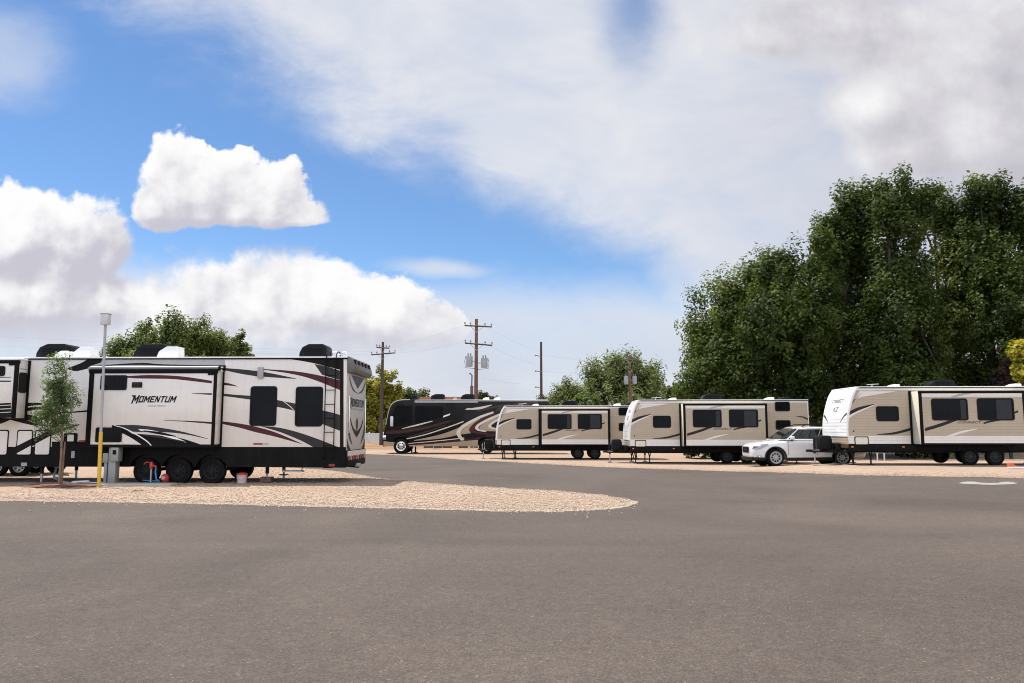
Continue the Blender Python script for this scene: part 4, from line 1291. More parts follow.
for y0, y1, m in ((403.4, 405, black), (406, 408.5, black), (409.6, 412, black), (413, 418, black)):
    vf(q, [(-20, y0 + 1), (11, y0 - .6)], [(-20, y1 + 1.5), (11, y1 - .4)], m, 1, s2, 4)
# end wall trims
for (z0, z1, m) in ((P(0, 369, .45)[1], P(0, 368, .45)[1], grey), (P(0, 404, .45)[1], P(0, 403, .45)[1], cream)):
    q.box(gx1, gx1 + .004, -s2 + .08, -.05, z0, z1, m)
sl2 = q.build('slide_out', mom)
w = MB()
ey = [(-s2 + .12, .0), (-.12, .0)]
zA, zB = P(0, 392.5, .45)[1], P(0, 372, .45)[1]
w.prism(rrect(-s2 + .06, -.06, zA, zB, .07), gx1 - .002, gx1 + .02, plast, plane='yz')
w.prism(rrect(-s2 + .09, -.09, zA + .04, zB - .04, .05), gx1 + .02, gx1 + .024, glass, plane='yz')
w.build('window', sl2)
window(sl2, P(-30, 0, s2)[0], P(1.6, 0, s2)[0], P(0, 376, s2)[1], P(0, 366, s2)[1], -s2, .06)

# body windows
window(mom, P(249.6, 0)[0], P(276.4, 0)[0], P(0, 425.9)[1], P(0, 386.5)[1], 0, .09, False)
window(mom, P(295, 0)[0], P(322.4, 0)[0], P(0, 426.6)[1], P(0, 387)[1], 0, .09, False)
# utility box of the awning
v = MB(); v.box(P(256.3, 0)[0], P(262.2, 0)[0], -.07, 0, P(0, 378.6)[1], P(0, 367.8)[1], grey, .015)
v.build('electrical_box', mom)
# storage doors
for x0, x1 in ((-24, 9.3), (15.8, 33.4), (33.9, 51.8)):
    d = MB(); a, c_ = P(x0, 455.4), P(x1, 429.8)
    d.prism(rrect(a[0], c_[0], a[1], c_[1], .06), -.016, .0, trim)
    d.prism(rrect(a[0] + .035, c_[0] - .025, a[1] + .03, c_[1] - .035, .05), -.022, -.014, cream)
    if x0 > 0:
        film(d, px([(x0 + .8, 446.4 - (x0 - 15.8) * .47), (x1 - .6, 446.4 - (x1 - 15.8) * .47)]), px([(x0 + .8, 453.6 - (x0 - 15.8) * .5), (x1 - .6, 453.6 - (x1 - 15.8) * .5)]), -.024, black, 4)
    d.tube([(c_[0] - .12, -.03, a[1] + .12), (c_[0] - .05, -.03, a[1] + .12)], .012, chrome, 6)
    d.build('storage_door', mom)
d = MB(); a, c_ = P(63.6, 443), P(77.8, 433)
d.prism(rrect(a[0], c_[0], a[1], c_[1], .05), -.022, 0, trim); d.prism(rrect(P(69, 0)[0], P(75.4, 0)[0], a[1] + .05, c_[1] - .05, .02), -.026, -.018, cream)
d.build('access_hatch', mom)

# ladder
l = MB(); xa, xb = P(325.4, 0)[0], P(335.2, 0)[0]
zt = P(0, 364)[1]; zl_ = P(0, 447)[1]
for x in (xa, xb):
    l.tube([(x, -.02, zl_ - .35), (x, -.10, zl_ - .3), (x, -.10, zr - .12), (x, -.06, zr + .06), (x, .12, zr + .16), (x, .35, zr + .17), (x, .42, zr + .0)], .016, trim, 8)
for yv in (376, 390.6, 404.6, 418.4, 432.2, 445):
    z = P(0, yv)[1]; l.tube([(xa, -.10, z), (xb, -.10, z)], .014, trim, 6)
l.build('ladder', mom)
h = MB()
for x0, x1 in ((327.5, 333.4), (337.2, 342.4)):
    a, c_ = P(x0, 0)[0], P(x1, 0)[0]
    h.tube([(a, .35, zr), (a, .35, zr + .12), (a + .03, .35, zr + .19), (c_ - .03, .35, zr + .19), (c_, .35, zr + .12), (c_, .35, zr)], .016, chrome, 6)
h.tube([(P(331, 0)[0], .35, zr + .11), (P(338, 0)[0], .35, zr + .11)], .012, chrome, 6)
h.build('roof_handrail', mom)

# roof gear
for x0, x1, yt in ((31.6, 64, 344), (130, 164, 344.4), (297, 324.6, 344.8)):
    air_conditioner(mom, P(x0, 0, -.9)[0], P(x1, 0, -.9)[0], .85, 1.65, zr, P(0, yt, -.9)[1])
for x0, x1, yt in ((51, 66, 351.2), (69, 88, 347.3), (154, 176.5, 347.2)):
    roof_vent(mom, P(x0, 0, -.4)[0], P(x1, 0, -.4)[0], .3, .75, zr, P(0, yt, -.4)[1], white)

# --- rear end: cap with marker lights, ramp door, tail lights
k = MB()
zc0 = fr.R(356, 372.5, .2)[1]
k.prism([(-.02, zr + .02), (.05, zr + .015), (.13, zr - .05), (.19, zr - .22), (.21, zc0 + .10), (.17, zc0), (.0, zc0 - .03)], -.02, W + .02, M('rear_cap_grey', (0.11, 0.105, 0.10), .4, var=.1), .02, 2)
rc = k.build('rear_cap', mom)
k = MB()
for i in range(5):
    y = W * (.12 + .19 * i); k = MB()
    k.prism([(y - .13, zr - .19), (y + .13, zr - .19), (y + .09, zr - .06), (y - .09, zr - .06)], .12, .19, trim, .01, plane='yz')
    k.prism(rrect(y - .04, y + .04, zr - .15, zr - .10, .02), .185, .20, redp, plane='yz')
    k.build('marker_light', rc)
R = lambda a, c_, u=.03: fr.R(a, c_, u)
ZW = lambda y0, y1: None
k = MB()
k.box(.0, .03, .07, W - .07, zs - .12, zc0 + .0, M('ramp_door_paint', (0.50, 0.465, 0.41), .35, var=.05, dirt=.1), .012)
HT = zc0 - zs
def rp(fy, fz): return (W * fy, zs + HT * fz)
def rf(top, bot, m, lay=1, n=10): film_x(k, [rp(*t) for t in top], [rp(*t) for t in bot], .03 + .003 * lay, m, n)
rf([(.16, .97), (.5, .975), (.84, .97)], [(.16, .965), (.5, .80), (.84, .965)], graph, 1, 2)
rf([(.06, .95), (.26, .80), (.5, .74)], [(.06, .90), (.24, .77), (.5, .735)], graph)
rf([(.94, .95), (.74, .80), (.5, .74)], [(.94, .90), (.76, .77), (.5, .735)], graph)
rf([(.15, .40), (.3, .27), (.5, .20)], [(.15, .345), (.3, .215), (.5, .115)], black)
rf([(.85, .40), (.7, .27), (.5, .20)], [(.85, .345), (.7, .215), (.5, .115)], black)
rf([(.05, .33), (.13, .2), (.28, .02)], [(.05, .19), (.13, .1), (.27, .02)], graph, 2)
rf([(.95, .33), (.87, .2), (.72, .02)], [(.95, .19), (.87, .1), (.73, .02)], graph, 2)
rf([(.03, .12), (.1, .03), (.3, -.10)], [(.03, -.02), (.1, -.06), (.28, -.12)], black, 1)
rf([(.97, .12), (.9, .03), (.7, -.10)], [(.97, -.02), (.9, -.06), (.72, -.12)], black, 1)
rf([(.44, .32), (.5, .40), (.56, .32)], [(.44, .30), (.5, .19), (.56, .30)], graph, 3, 4)
mt = Matrix(((0, 0, 1, .04), (1, 0, 0, W * .14), (0, 1, 0, zs + HT * .545), (0, 0, 0, 1)))
block_letters(k, 'MOMENTUM', W * .70, .24, graph, mt, .3, 1.25)
rf([(.12, .525), (.86, .525)], [(.12, .505), (.86, .505)], grey, 2, 2)
k.tube([(.05, .16, zs + .4), (.05, .16, zs + 1.5)], .015, chrome, 6); k.tube([(.05, W - .16, zs + .4), (.05, W - .16, zs + 1.5)], .015, chrome, 6)
k.build('ramp_door', mom)
k = MB()
k.box(.0, .05, .0, W, zb, zs - .10, skirtm, .015)
k.box(.05, .056, .08, W - .08, zs - .28, zs - .12, cream, 0)
bmper = k.build('rear_bumper', mom)
for i in range(8):
    y = W * (.08 + .12 * i); a = MB()
    a.prism(rrect(y - .07, y + .07, zb + .18, zb + .32, .04), .045, .075, redp if i % 3 != 1 else grey, plane='yz')
    a.build('tail_light', bmper)
k = MB(); k.box(.02, .16, W * .46, W * .54, zb - .05, zb + .06, steel, .01); k.build('hitch', mom)

# stabiliser jack on wooden block, folded step
def jack(par, x, y, z1, z0, m=chassis, block=True):
    j = MB(); j.tube([(x, y, z1), (x, y, z0 + .28)], .055, m, 8); j.tube([(x, y, z0 + .3), (x, y, z0 + .03)], .035, steel, 8)
    j.box(x - .12, x + .12, y - .12, y + .12, z0 + (.0 if not block else .14), z0 + (.03 if not block else .17), m, .005)
    return j.build('stabiliser_jack', par)
jx = P(267.3, 470, -.5)[0]
jack(mom, jx, .5, .6, .0)
jack(mom, jx, W - .5, .6, .0)
jack(mom, P(42, 470, -.4)[0], .4, .6, .0, block=False)
jack(mom, P(42, 470, -.4)[0], W - .4, .6, .0, block=False)
st = MB(); a, c_ = P(284, 471.4, -.25), P(303.8, 467.2, -.25)
st.box(a[0], c_[0], .05, .34, a[1] - .01, a[1] + .03, steel, .008)
st.tube([(a[0] + .03, .1, a[1]), (a[0] + .03, .3, zb + .05)], .015, steel, 6); st.tube([(c_[0] - .03, .1, a[1]), (c_[0] - .03, .3, zb + .05)], .015, steel, 6)
st.build('folding_step', mom)
bl = MB()
for kx in range(2):
    bl.box(-.16, .16, -.16 + kx * .165, -.01 + kx * .165, 0, .07, wood, .008); bl.box(-.16 + kx * .165, -.01 + kx * .165, -.16, .16, .072, .14, wood, .008)
g0 = fr.o + fr.ex * jx + fr.ey * .5
o = bl.build('jack_block', None, (g0.x, g0.y, .045)); tag(o, 'stack of dark wooden blocks under the rear jack of the fifth wheel', 'blocks')

# bucket by the last wheel
g0 = gnd(241.7, 484.6)
bu = thing('bucket', 'pale plastic bucket with a red rim under the fifth wheel, right of its wheels', 'bucket', g0 + Vector((0, 0, .04)))
a = MB(); a.lathe([(.001, 0), (.12, 0), (.145, .24), (.14, .24), (.118, .02), (.001, .02)], (0, 0, 0), M('pale_pink_plastic', (0.55, 0.42, 0.40), .5), 'z', 20); a.build('pail', bu)
a = MB(); a.lathe([(.147, .235), (.155, .24), (.155, .27), (.08, .30), (.001, .30)], (0, 0, 0), redpaint, 'z', 20); a.build('lid', bu)
a = MB(); a.tube([(-.15, 0, .24), (-.13, -.1, .16), (0, -.17, .10), (.13, -.1, .16), (.15, 0, .24)], .005, steel, 5); a.build('handle', bu)

# low utility trailer parked beyond, only its tandem wheels show
g0 = at(20, 470, 26.0)
ut = thing('utility_trailer', 'low dark trailer parked behind the fifth wheel, only its tandem wheels seen under it', 'trailer', (g0.x, 26.0, 0))
a = MB(); a.box(-4.2, .7, .15, 1.9, .62, .72, wood, .01); a.box(-4.2, .7, .12, .2, .5, .62, chassis); a.box(-4.2, .7, 1.85, 1.93, .5, .62, chassis); a.tube([(-.75, .3, .35), (-.75, 1.7, .35)], .05, chassis)
a.tube([(0, .3, .35), (0, 1.7, .35)], .05, chassis); a.build('deck', ut)
a = MB(); a.prism([(-1.25, .62), (-1.05, .82), (.3, .82), (.5, .62), (.46, .62), (.28, .79), (-1.03, .79), (-1.21, .62)], -.16, .14, chassis); a.build('fender', ut)
for x in (-.76, .0):
    for y, o in ((0, -1), (2.05, 1)):
        tyre_wheel(ut, x, y, .35, .35, .2, .2, steel, 6, o)

# ------------------------------------------------------------------ hookups beside the fifth wheel
g0 = gnd(98.7, 488)
lp = thing('light_pole', 'slim grey pole with a yellow lower half and a white box lamp on top', 'pole', g0)
tp = at(105.4, 325, g0.y); lean = tp.x - g0.x
zy = at(101, 432, g0.y).z - g0.z; zt = tp.z - g0.z
pg = M('grey_conduit', (0.36, 0.37, 0.37), .5, var=.1); yl = M('yellow_paint', (0.62, 0.40, 0.04), .5, var=.15, vs=6, dirt=.15)
a = MB(); a.tube([(lean * zy / zt, 0, zy - .1), (lean * .95, 0, zt * .95), (lean, 0, zt + .02)], .036, pg, 12); a.build('pole', lp)
a = MB(); a.tube([(0, 0, -.05), (lean * zy / zt, 0, zy)], .049, yl, 12); a.build('sleeve', lp)
a = MB(); a.box(lean - .105, lean + .105, -.10, .10, zt, zt + .30, M('lamp_housing', (0.58, 0.54, 0.52), .45), .02); a.box(lean - .115, lean + .115, -.11, .11, zt + .30, zt + .325, pg, .01); a.build('lamp_box', lp)

g0 = gnd(111, 485)
pd_ = thing('power_pedestal', 'grey electrical hookup pedestal with meter box beside the yellow pole', 'power pedestal', g0 + Vector((0, 0, .05)))
s_ = g0.y / F
pgm = M('pedestal_grey', (0.30, 0.31, 0.27), .5, .2, var=.12)
a = MB(); a.box(-.10, .11, -.03, .22, 0, .62, pgm, .012); a.box(-.11, -.02, -.02, .2, .6, 1.04, pgm, .01); a.build('post', pd_)
a = MB(); a.box(-.02, .20, -.09, .17, .62, 1.04, pgm, .015); a.box(.04, .14, -.10, -.085, .82, .95, plast, .01); a.box(-.025, .205, -.095, .175, 1.035, 1.06, pgm, .008); a.build('meter_box', pd_)
g0 = gnd(103, 485)
pe = thing('valve_post', 'short grey post with a small box between the yellow pole and the pedestal', 'post', g0 + Vector((0, .12, .05)))
a = MB(); a.box(-.05, .04, -.04, .04, 0, .6, pgm, .01); a.build('post', pe)
a = MB(); a.box(-.09, .07, -.07, .06, .58, .86, pgm, .012); a.build('box', pe)

pad = MB(); c0 = gnd(137, 486.4)
pad.prism([(c0.x + 1.05 * math.copysign(abs(math.cos(t)) ** .35, math.cos(t)), c0.y + .32 * math.copysign(abs(math.sin(t)) ** .35, math.sin(t))) for t in [2 * PI * i / 36 for i in range(36)]], -.02, .085, M('concrete', (0.42, 0.37, 0.31), .85, var=.15, bump=.3), .012, plane='xy')
o = pad.build('concrete_pad'); tag(o, 'thin concrete pad under the red water hydrant', 'slab')

g0 = gnd(148.8, 485)
hy = thing('water_hydrant', 'red topped water hydrant standing on the concrete pad', 'hydrant', (g0.x, g0.y + .1, .085))
a = MB(); a.tube([(0, 0, 0), (0, 0, .40)], .024, steel, 10); a.build('riser', hy)
a = MB(); a.lathe([(.03, .36), (.05, .40), (.055, .50), (.03, .56), (.001, .58)], (0, 0, 0), redpaint, 'z', 14)
a.tube([(0, 0, .46), (.13, -.03, .45), (.15, -.04, .40)], .026, redpaint, 8); a.tube([(0, 0, .54), (-.16, 0, .56), (-.22, 0, .50)], .018, redpaint, 8); a.build('head', hy)
h = MB(); x, y = g0.x, g0.y
h.tube([(x + .15, y + .06, .48), (x + .17, y + .0, .36), (x + .22, y - .02, .16), (x + .27, y + .05, .105), (x + .2, y + .14, .10), (x - .3, y + .3, .11), (x - .6, y + .8, .1)], .02, bluehose, 8)
o = h.build('garden_hose'); tag(o, 'blue hose hanging from the red hydrant', 'hose')
g0 = gnd(164, 484.4)
rb = MB(); rb.lathe([(.001, 0), (.08, .0), (.11, .05), (.115, .11), (.09, .18), (.05, .21), (.001, .215)], (0, 0, 0), redpaint, 'z', 16)
rb.prism(rrect(-.05, .04, .06, .15, .02), -.125, -.105, M('pink_label', (0.6, 0.36, 0.34), .5))
o = rb.build('sewer_cap', None, (g0.x, g0.y + .05, .085)); tag(o, 'small red cap with a pale label lying on the end of the concrete pad', 'cap')

# white hose: a run along the ground and a loose coil
h = MB(); pts = [gnd(*q) for q in ((112, 484.8), (104, 485.0), (95, 484.6), (84, 484.2), (72, 484.6), (62, 483.6), (54, 480))]
h.tube([q + Vector((0, 0, .05)) for q in pts], .016, whitehose, 8)
cc0 = gnd(82, 484); ring = []
for i in range(66):
    t = i / 66 * 2 * PI * 3.3; R_ = .19 + .03 * math.sin(t * .8)
    ring.append((cc0.x + R_ * 1.15 * math.cos(t), cc0.y - .05 + R_ * .8 * math.sin(t), cc0.z + .055 + .02 * i / 66 + .012 * math.sin(t * 2.3)))
h.tube(ring, .016, whitehose, 6)
o = h.build('water_hose'); tag(o, 'white hose in a loose coil on the gravel by the yellow pole', 'hose')
h = MB(); g0 = gnd(51, 481)
h.tube([(g0.x, g0.y + .3, .75), (g0.x, g0.y + .2, .3), (g0.x + .02, g0.y + .1, .12), (g0.x + .3, g0.y + .05, .08)], .03, M('pvc_pipe', (0.50, 0.55, 0.55), .4), 8)
h.tube([(g0.x, g0.y + .12, .2), (g0.x + .45, g0.y + .15, .17)], .025, MATS['pvc_pipe'], 8)
o = h.build('drain_pipe'); tag(o, 'pale drain pipe elbow under the fifth wheel beside the young tree', 'pipe')
# ------------------------------------------------------------------ three tan travel trailers of one kind
Y1 = 28.7; Z1 = 0.25
q0 = at(847, 440, Y1)
f1 = Frame(q0.x, Y1, Z1, math.radians(-2.6))
G = f1.P
TW = 2.42; TL = 8.25; ROOF = 2.93
LINE = [(G(859.4, 0)[0], ROOF - .02), (G(854.5, 0)[0], 2.62), (G(849.8, 0)[0], 2.06), (G(847.6, 0)[0], 1.62), (G(846.9, 0)[0], 1.07)]
LINE = [(u - LINE[-1][0], z) for u, z in LINE]
T = thing('travel_trailer', 'tan travel trailer with white nose in the middle, a white car beside its rear', 'camper', f1.o, f1.a)


def tf(mb, top, bot, m, lay=1, off=0.0, n=14):
    film(mb, [G(*p, off) for p in top], [G(*p, off) for p in bot], -off - .003 * lay, m, n)


curve = cr(LINE, 12)
b = MB()
side = curve + [(.02, .80), (TL, .80), (TL, ROOF - .02)]
b.prism(side[::-1], 0, TW, tan, smooth=False)
# white lower band and light panels
film(b, [(0.03, 1.10), (2.40, 1.10)], [(.06, .82), (2.40, .82)], -.003, tanlight, 2)
film(b, [(6.25, 1.10), (TL - .02, 1.10)], [(6.25, .82), (TL - .02, .82)], -.003, tanlight, 2)
film(b, [(.50, 2.89), (TL - .02, 2.89)], [(.46, 2.80), (TL - .02, 2.80)], -.003, tanlight, 2)
# light sweep at the front shoulder
tf(b, [(859.6, 390.8), (870, 390.8), (895, 391.2)], [(852.2, 404), (858, 398), (895, 391.6)], tanlight)
tf(b, [(848.6, 415.5), (858, 411), (874, 404.6)], [(848.0, 419), (856, 413.8), (874, 405.4)], tanlight)
tf(b, [(848.8, 411.8), (858, 407.4), (873.6, 404)], [(848.2, 415.6), (859, 410.2), (873.6, 404.8)], taupe, 2)
tf(b, [(877, 434.0), (893, 432.4), (911.5, 427.6)], [(877, 434.6), (894, 434.4), (911.5, 430.2)], taupe, 2)
# rear: faint sweep and dark flick
film(b, [(6.3, 2.32), (6.9, 2.38), (7.5, 2.46)], [(6.3, 2.24), (6.9, 2.34), (7.5, 2.45)], -.006, grey, 8)
film(b, [(7.7, 2.18), (8.0, 2.16), (TL - .01, 2.06)], [(7.7, 2.16), (8.0, 2.10), (TL - .01, 1.97)], -.006, taupe, 8)
# trim rails along edges
b.box(.03, TL, -.012, .0, .80, .825, tanlight, .004)
b.box(TL - .035, TL + .008, -.012, .02, .80, ROOF - .03, tanlight, .004)
b.lathe([(.03, -.012), (.012, -.018), (.001, -.02)], (.26, 0, 1.27), trim, n=8)
b.build('body', T)

# white nose cap
n = MB()
t = .02
capf = curve
vs = []; fs = []
for u, z in capf:
    vs += [(u - t, -.012, z), (u - t, TW + .012, z)]
m = len(capf)
back = [(u + .06, z) for u, z in capf]
full = [(u - t, z) for u, z in capf] + back[::-1]
n.prism(full, -.012, TW + .012, white, smooth=False)
# rolled edge
n.tube([(u - .01, -.012, z) for u, z in capf], .022, white, 8); n.tube([(u - .01, TW + .012, z) for u, z in capf], .022, white, 8)
n.tube([(LINE[0][0] - .01, -.02, LINE[0][1]), (LINE[0][0] - .01, TW + .02, LINE[0][1])], .035, white, 8)


def capx(z):
    for (u0, z0), (u1, z1) in zip(capf, capf[1:]):
        if z1 <= z <= z0:
            return u0 + (u1 - u0) * (z0 - z) / (z0 - z1)
    return capf[-1][0]


def cfilm(top, bot, m, k=10, e=.026):
    a, c = cr(top, k), cr(bot, k)
    vs = [(capx(z) - e, y, z) for y, z in a] + [(capx(z) - e, y, z) for y, z in c]
    n.add(vs, [(i, k + 1 + i, k + 2 + i, i + 1) for i in range(k)], m)


cfilm([(.0, 1.99), (.3, 1.86), (.62, 1.60)], [(.0, 1.90), (.26, 1.80), (.60, 1.60)], graph)
cfilm([(TW, 1.95), (TW - .3, 1.82), (TW - .6, 1.58)], [(TW, 1.86), (TW - .26, 1.76), (TW - .58, 1.58)], graph)
for z in (1.72, 1.60, 1.48, 1.36, 1.24):
    cfilm([(.02, z), (TW - .02, z)], [(.02, z - .012), (TW - .02, z - .012)], M('cap_groove', (0.50, 0.49, 0.47), .5), 4)
# lettering on the nose (reads from outside: towards -y)
for txt, yl, wd, z, hh in (('CONNECT', TW * .74, 1.15, 2.36, .15), ('KZ', TW * .62, .55, 2.03, .17)):
    u = capx(z + hh / 2); sl_ = (capx(z + hh) - capx(z)) / hh
    mt = Matrix(((0, sl_, 0, capx(z) - .028), (-1, 0, 0, yl), (0, 1, 0, z), (0, 0, 0, 1)))
    lettering(n, txt, wd, M('nose_lettering', (.16, .16, .165), .4), mt, .25, .012, hh)
n.build('nose_cap', T)
u_ = MB()     # boxed underside of the nose, tan then dark
u_.prism([(.0, 1.06), (.05, .86), (.42, .60), (.55, .60), (.55, 1.06)], .02, TW - .02, M('nose_shield', (0.05, 0.04, 0.035), .45), .01)
u_.prism([(.075, .84), (.36, .63), (.40, .66), (.12, .90)], .3, TW - .3, tan)
u_.build('nose_shield', T)

r = MB()
r.prism([(LINE[0][0] - .02, ROOF - .02), (LINE[0][0] + .02, ROOF + .012), (TL + .02, ROOF + .012), (TL + .02, ROOF - .02)], -.02, TW + .02, roofwhite, .006)
r.box(LINE[0][0] + .1, TL, -.024, .0, ROOF - .05, ROOF - .022, trim, .004)
r.build('roof', T)

s = MB()
s.box(.06, TL - .02, .0, .05, .53, .80, skirtm, .004); s.box(.06, TL - .02, TW - .05, TW, .53, .80, skirtm, .004)
s.box(.4, TL - .02, .05, TW - .05, .60, .80, chassis)
for yv in (.5, TW - .5):
    s.box(.1, TL - .1, yv - .05, yv + .05, .46, .62, chassis)
s.box(TL - .12, TL + .04, .0, TW, .48, .60, chassis, .01)
for x in (.18, 2.05):
    s.prism(rrect(x - .05, x + .05, .66, .71, .02), -.014, .0, amber)
s.build('skirt', T)
for i, x in enumerate((4.50, 5.42)):
    for yv, o in ((.16, -1), (TW - .16, 1)):
        tyre_wheel(T, x, yv, .33, .33, .2, .2, M('dark_alloy', (0.026, 0.026, 0.026), .5, .2), 8, o)
fe = MB(); fe.prism([(4.02, .54), (4.1, .68), (4.3, .76), (5.62, .76), (5.82, .68), (5.9, .54), (5.94, .54), (5.86, .72), (5.64, .79), (4.28, .79), (4.06, .72), (3.98, .54)], -.03, .1, plast); fe.build('fender_skirt', T)

# slide-out
SL = .64
q = MB()
a0, a1 = 2.42, 6.2; z0, z1 = .80, 2.735
q.box(a0, a1, -SL, .02, z0, z1, tancream, .01)
q.prism(rrect(a0 + .05, a1 - .05, z0 + .04, z1 - .06, .01), -SL - .004, -SL + .01, tan)
film(q, [(a0 + .06, 2.66), (a1 - .06, 2.66)], [(a0 + .06, 2.52), (a1 - .06, 2.52)], -SL - .006, tanlight, 2)
film(q, [(a0 + .06, 1.10), (a1 - .06, 1.10)], [(a0 + .06, .845), (a1 - .06, .845)], -SL - .006, tanlight, 2)
for x0, x1 in ((a0 - .004, a0 + .10), (a1 - .10, a1 + .004)):
    q.box(x0, x1, -SL - .016, -SL + .04, z0, z1, trim, .006)
q.box(a0 - .01, a1 + .01, -SL - .02, -SL + .05, z1 - .085, z1 + .005, trim, .006)
q.box(a0, a1, -SL - .012, -SL + .03, z0 - .03, z0 + .035, trim, .006)
q.box(a0 + .01, a1 - .01, -SL + .03, .0, z0 - .03, z0 + .01, chassis)
q.box(a0 - .08, a0 + .02, -.03, .0, z0 - .03, z1 + .03, trim, .006); q.box(a1 - .02, a1 + .08, -.03, .0, z0 - .03, z1 + .03, trim, .006)
e = SL
tf(q, [(925, 428.0), (940, 423.4), (956, 418)], [(925, 431.2), (940, 426.8), (957, 420.5)], taupe, 3, e)
tf(q, [(943.5, 400), (957, 394.6), (974, 392)], [(943.5, 400.8), (957, 396.6), (974, 393)], grey, 3, e)
tf(q, [(946, 436), (960, 431.4), (977, 428.4)], [(953, 436), (964, 432.6), (977, 429.2)], tanlight, 3, e)
tf(q, [(983, 422.6), (990, 420.6), (1000, 419)], [(984, 424), (990, 422.4), (1002, 420.2)], taupe, 3, e)
tf(q, [(1008, 414.4), (1018, 410.2)], [(1008, 416), (1018, 412.4)], taupe, 3, e)
lettering(q, 'CONNECT', G(981, 0, e)[0] - G(958, 0, e)[0], graph, side_m(G(958, 0, e)[0] , -SL - .012, 1.555), .3, .004, .075)
so2 = q.build('slide_out', T)
window(so2, 2.84, 4.14, 1.66, 2.46, -SL, .09, True, (.80, .95))
window(so2, 4.47, 5.78, 1.66, 2.47, -SL, .09, True, (.52, .93))
window(T, 1.12, 1.95, 1.64, 2.20, 0, .09, False)
for z in (2.40, 1.55):
    window(T, 6.74, 7.42, z, z + .44, 0, .08, False)
d = MB()
d.prism(rrect(.27, .79, .765, 1.075, .05), -.016, .0, trim); d.prism(rrect(.305, .755, .785, 1.04, .035), -.022, -.014, tancream)
d.tube([(.48, -.03, 1.02), (.58, -.03, 1.02)], .01, chrome, 6)
d.build('storage_door', T)

# tongue, gas bottle cover, jacks
t_ = MB()
for yv in (.35, TW - .35):
    t_.tube([(.5, yv, .52), (-.15, TW / 2 + (yv - TW / 2) * .45, .50), (-.95, TW / 2, .50)], .055, chassis, 4)
t_.box(-1.12, -.9, TW / 2 - .06, TW / 2 + .06, .46, .56, chassis, .01)
t_.box(-.42, -.05, TW / 2 - .45, TW / 2 + .45, .53, .57, chassis)
t_.build('tongue', T)
j = MB(); j.tube([(-.80, TW / 2, .95), (-.80, TW / 2, .40)], .045, chassis, 8); j.tube([(-.80, TW / 2, .42), (-.80, TW / 2, .03)], .028, steel, 8); j.box(-.9, -.7, TW / 2 - .1, TW / 2 + .1, .0, .03, wood, .005)
j.build('tongue_jack', T)
g_ = MB()
g_.prism([(-.70, .57), (-.72, .95), (-.66, 1.10), (-.30, 1.10), (-.24, .95), (-.26, .57)], TW / 2 - .40, TW / 2 + .42, plast, .05, 3)
g_.build('gas_bottle_cover', T)
for ya in (-.55, .1):
    bt = MB(); bt.box(-.18, .02, TW / 2 + ya, TW / 2 + ya + .4, .56, .81, plast, .02); bt.build('battery_box', T)
for x in (.33, .98):
    for yv in (.35, TW - .35):
        jk = MB()
        jk.tube([(x - .07, yv, .55), (x, yv, .3), (x, yv, .03)], .03, chassis, 6); jk.tube([(x + .07, yv, .55), (x, yv, .25)], .022, chassis, 6)
        jk.box(x - .1, x + .1, yv - .1, yv + .1, .0, .03, chassis, .005)
        jk.build('stabiliser_jack', T)
for yv in (.35, TW - .35):
    jk = MB()
    jk.tube([(TL - .6, yv, .55), (TL - .5, yv, .03)], .03, chassis, 6); jk.box(TL - .6, TL - .4, yv - .1, yv + .1, .0, .03, chassis, .005)
    jk.build('stabiliser_jack', T)
air_conditioner(T, 3.62, 4.55, TW / 2 - .35, TW / 2 + .35, ROOF, ROOF + .32)
roof_vent(T, 1.95, 2.35, .6, 1.0, ROOF, ROOF + .13, white)
roof_vent(T, 6.5, 6.95, .7, 1.1, ROOF, ROOF + .15, white)
an = MB(); an.tube([(1.4, .9, ROOF), (1.4, .9, ROOF + .12)], .02, steel, 6); an.tube([(1.2, .9, ROOF + .13), (1.65, .9, ROOF + .16)], .015, steel, 6); an.build('antenna', T)

# the same trailer stands three times
T['label'] = 'tan travel trailer with white nose at the right edge, nearest of the three tan trailers'
T['group'] = 'tan travel trailers in the far row'
rv = MB(); rv.prism([(7.15, ROOF), (7.2, ROOF + .1), (7.35, ROOF + .17), (7.6, ROOF + .17), (7.7, ROOF)], .5, 1.2, plast, .03); rv.build('satellite_dome', T)
def again(px_, Y, z, lab):
    p = at(px_, 440, Y); c = copy_tree(T); c.location = (p.x, Y, z); c['label'] = lab
    return c
T2 = again(629.0, 35.6, .015, 'tan travel trailer in the middle, the white car in front of its rear end')
T3 = again(496.2, 42.3, -.06, 'tan travel trailer farthest left in the row, overlapping the dark motor coach')

# red chock and hose connection by the right trailer
g0 = gnd(1012, 467.6)
ch = MB(); ch.prism([(-.13, 0), (.13, 0), (.10, .06), (-.06, .17), (-.12, .15)], -.09, .09, M('orange_plastic', (0.62, 0.11, 0.04), .45), .015)
o = ch.build('wheel_chock', None, g0 + Vector((0, 0, .01))); tag(o, 'orange red wheel chock on the gravel beside the right trailer', 'wheel chock')
g0 = gnd(1020, 468.8)
ch = MB(); ch.box(-.35, .5, -.12, .12, 0, .06, M('pale_block', (0.62, 0.60, 0.54), .7), .015)
o = ch.build('levelling_block', None, g0); tag(o, 'pale flat levelling block on the gravel at the right edge', 'block')
for i, (x, lab) in enumerate(((877.5, 'left'), (884.5, 'right'))):
    g0 = gnd(x, 460.5); m_ = MB(); m_.tube([(0, 0, 0), (0, 0, .34)], .035, whitehose, 8); m_.lathe([(.05, .34), (.05, .38), (.001, .39)], (0, 0, 0), whitehose, 'z', 10)
    o = m_.build('hookup_riser', None, g0); tag(o, '%s of two short white pipe risers seen under the right trailer' % lab, 'pipe', 'white risers under the right trailer')
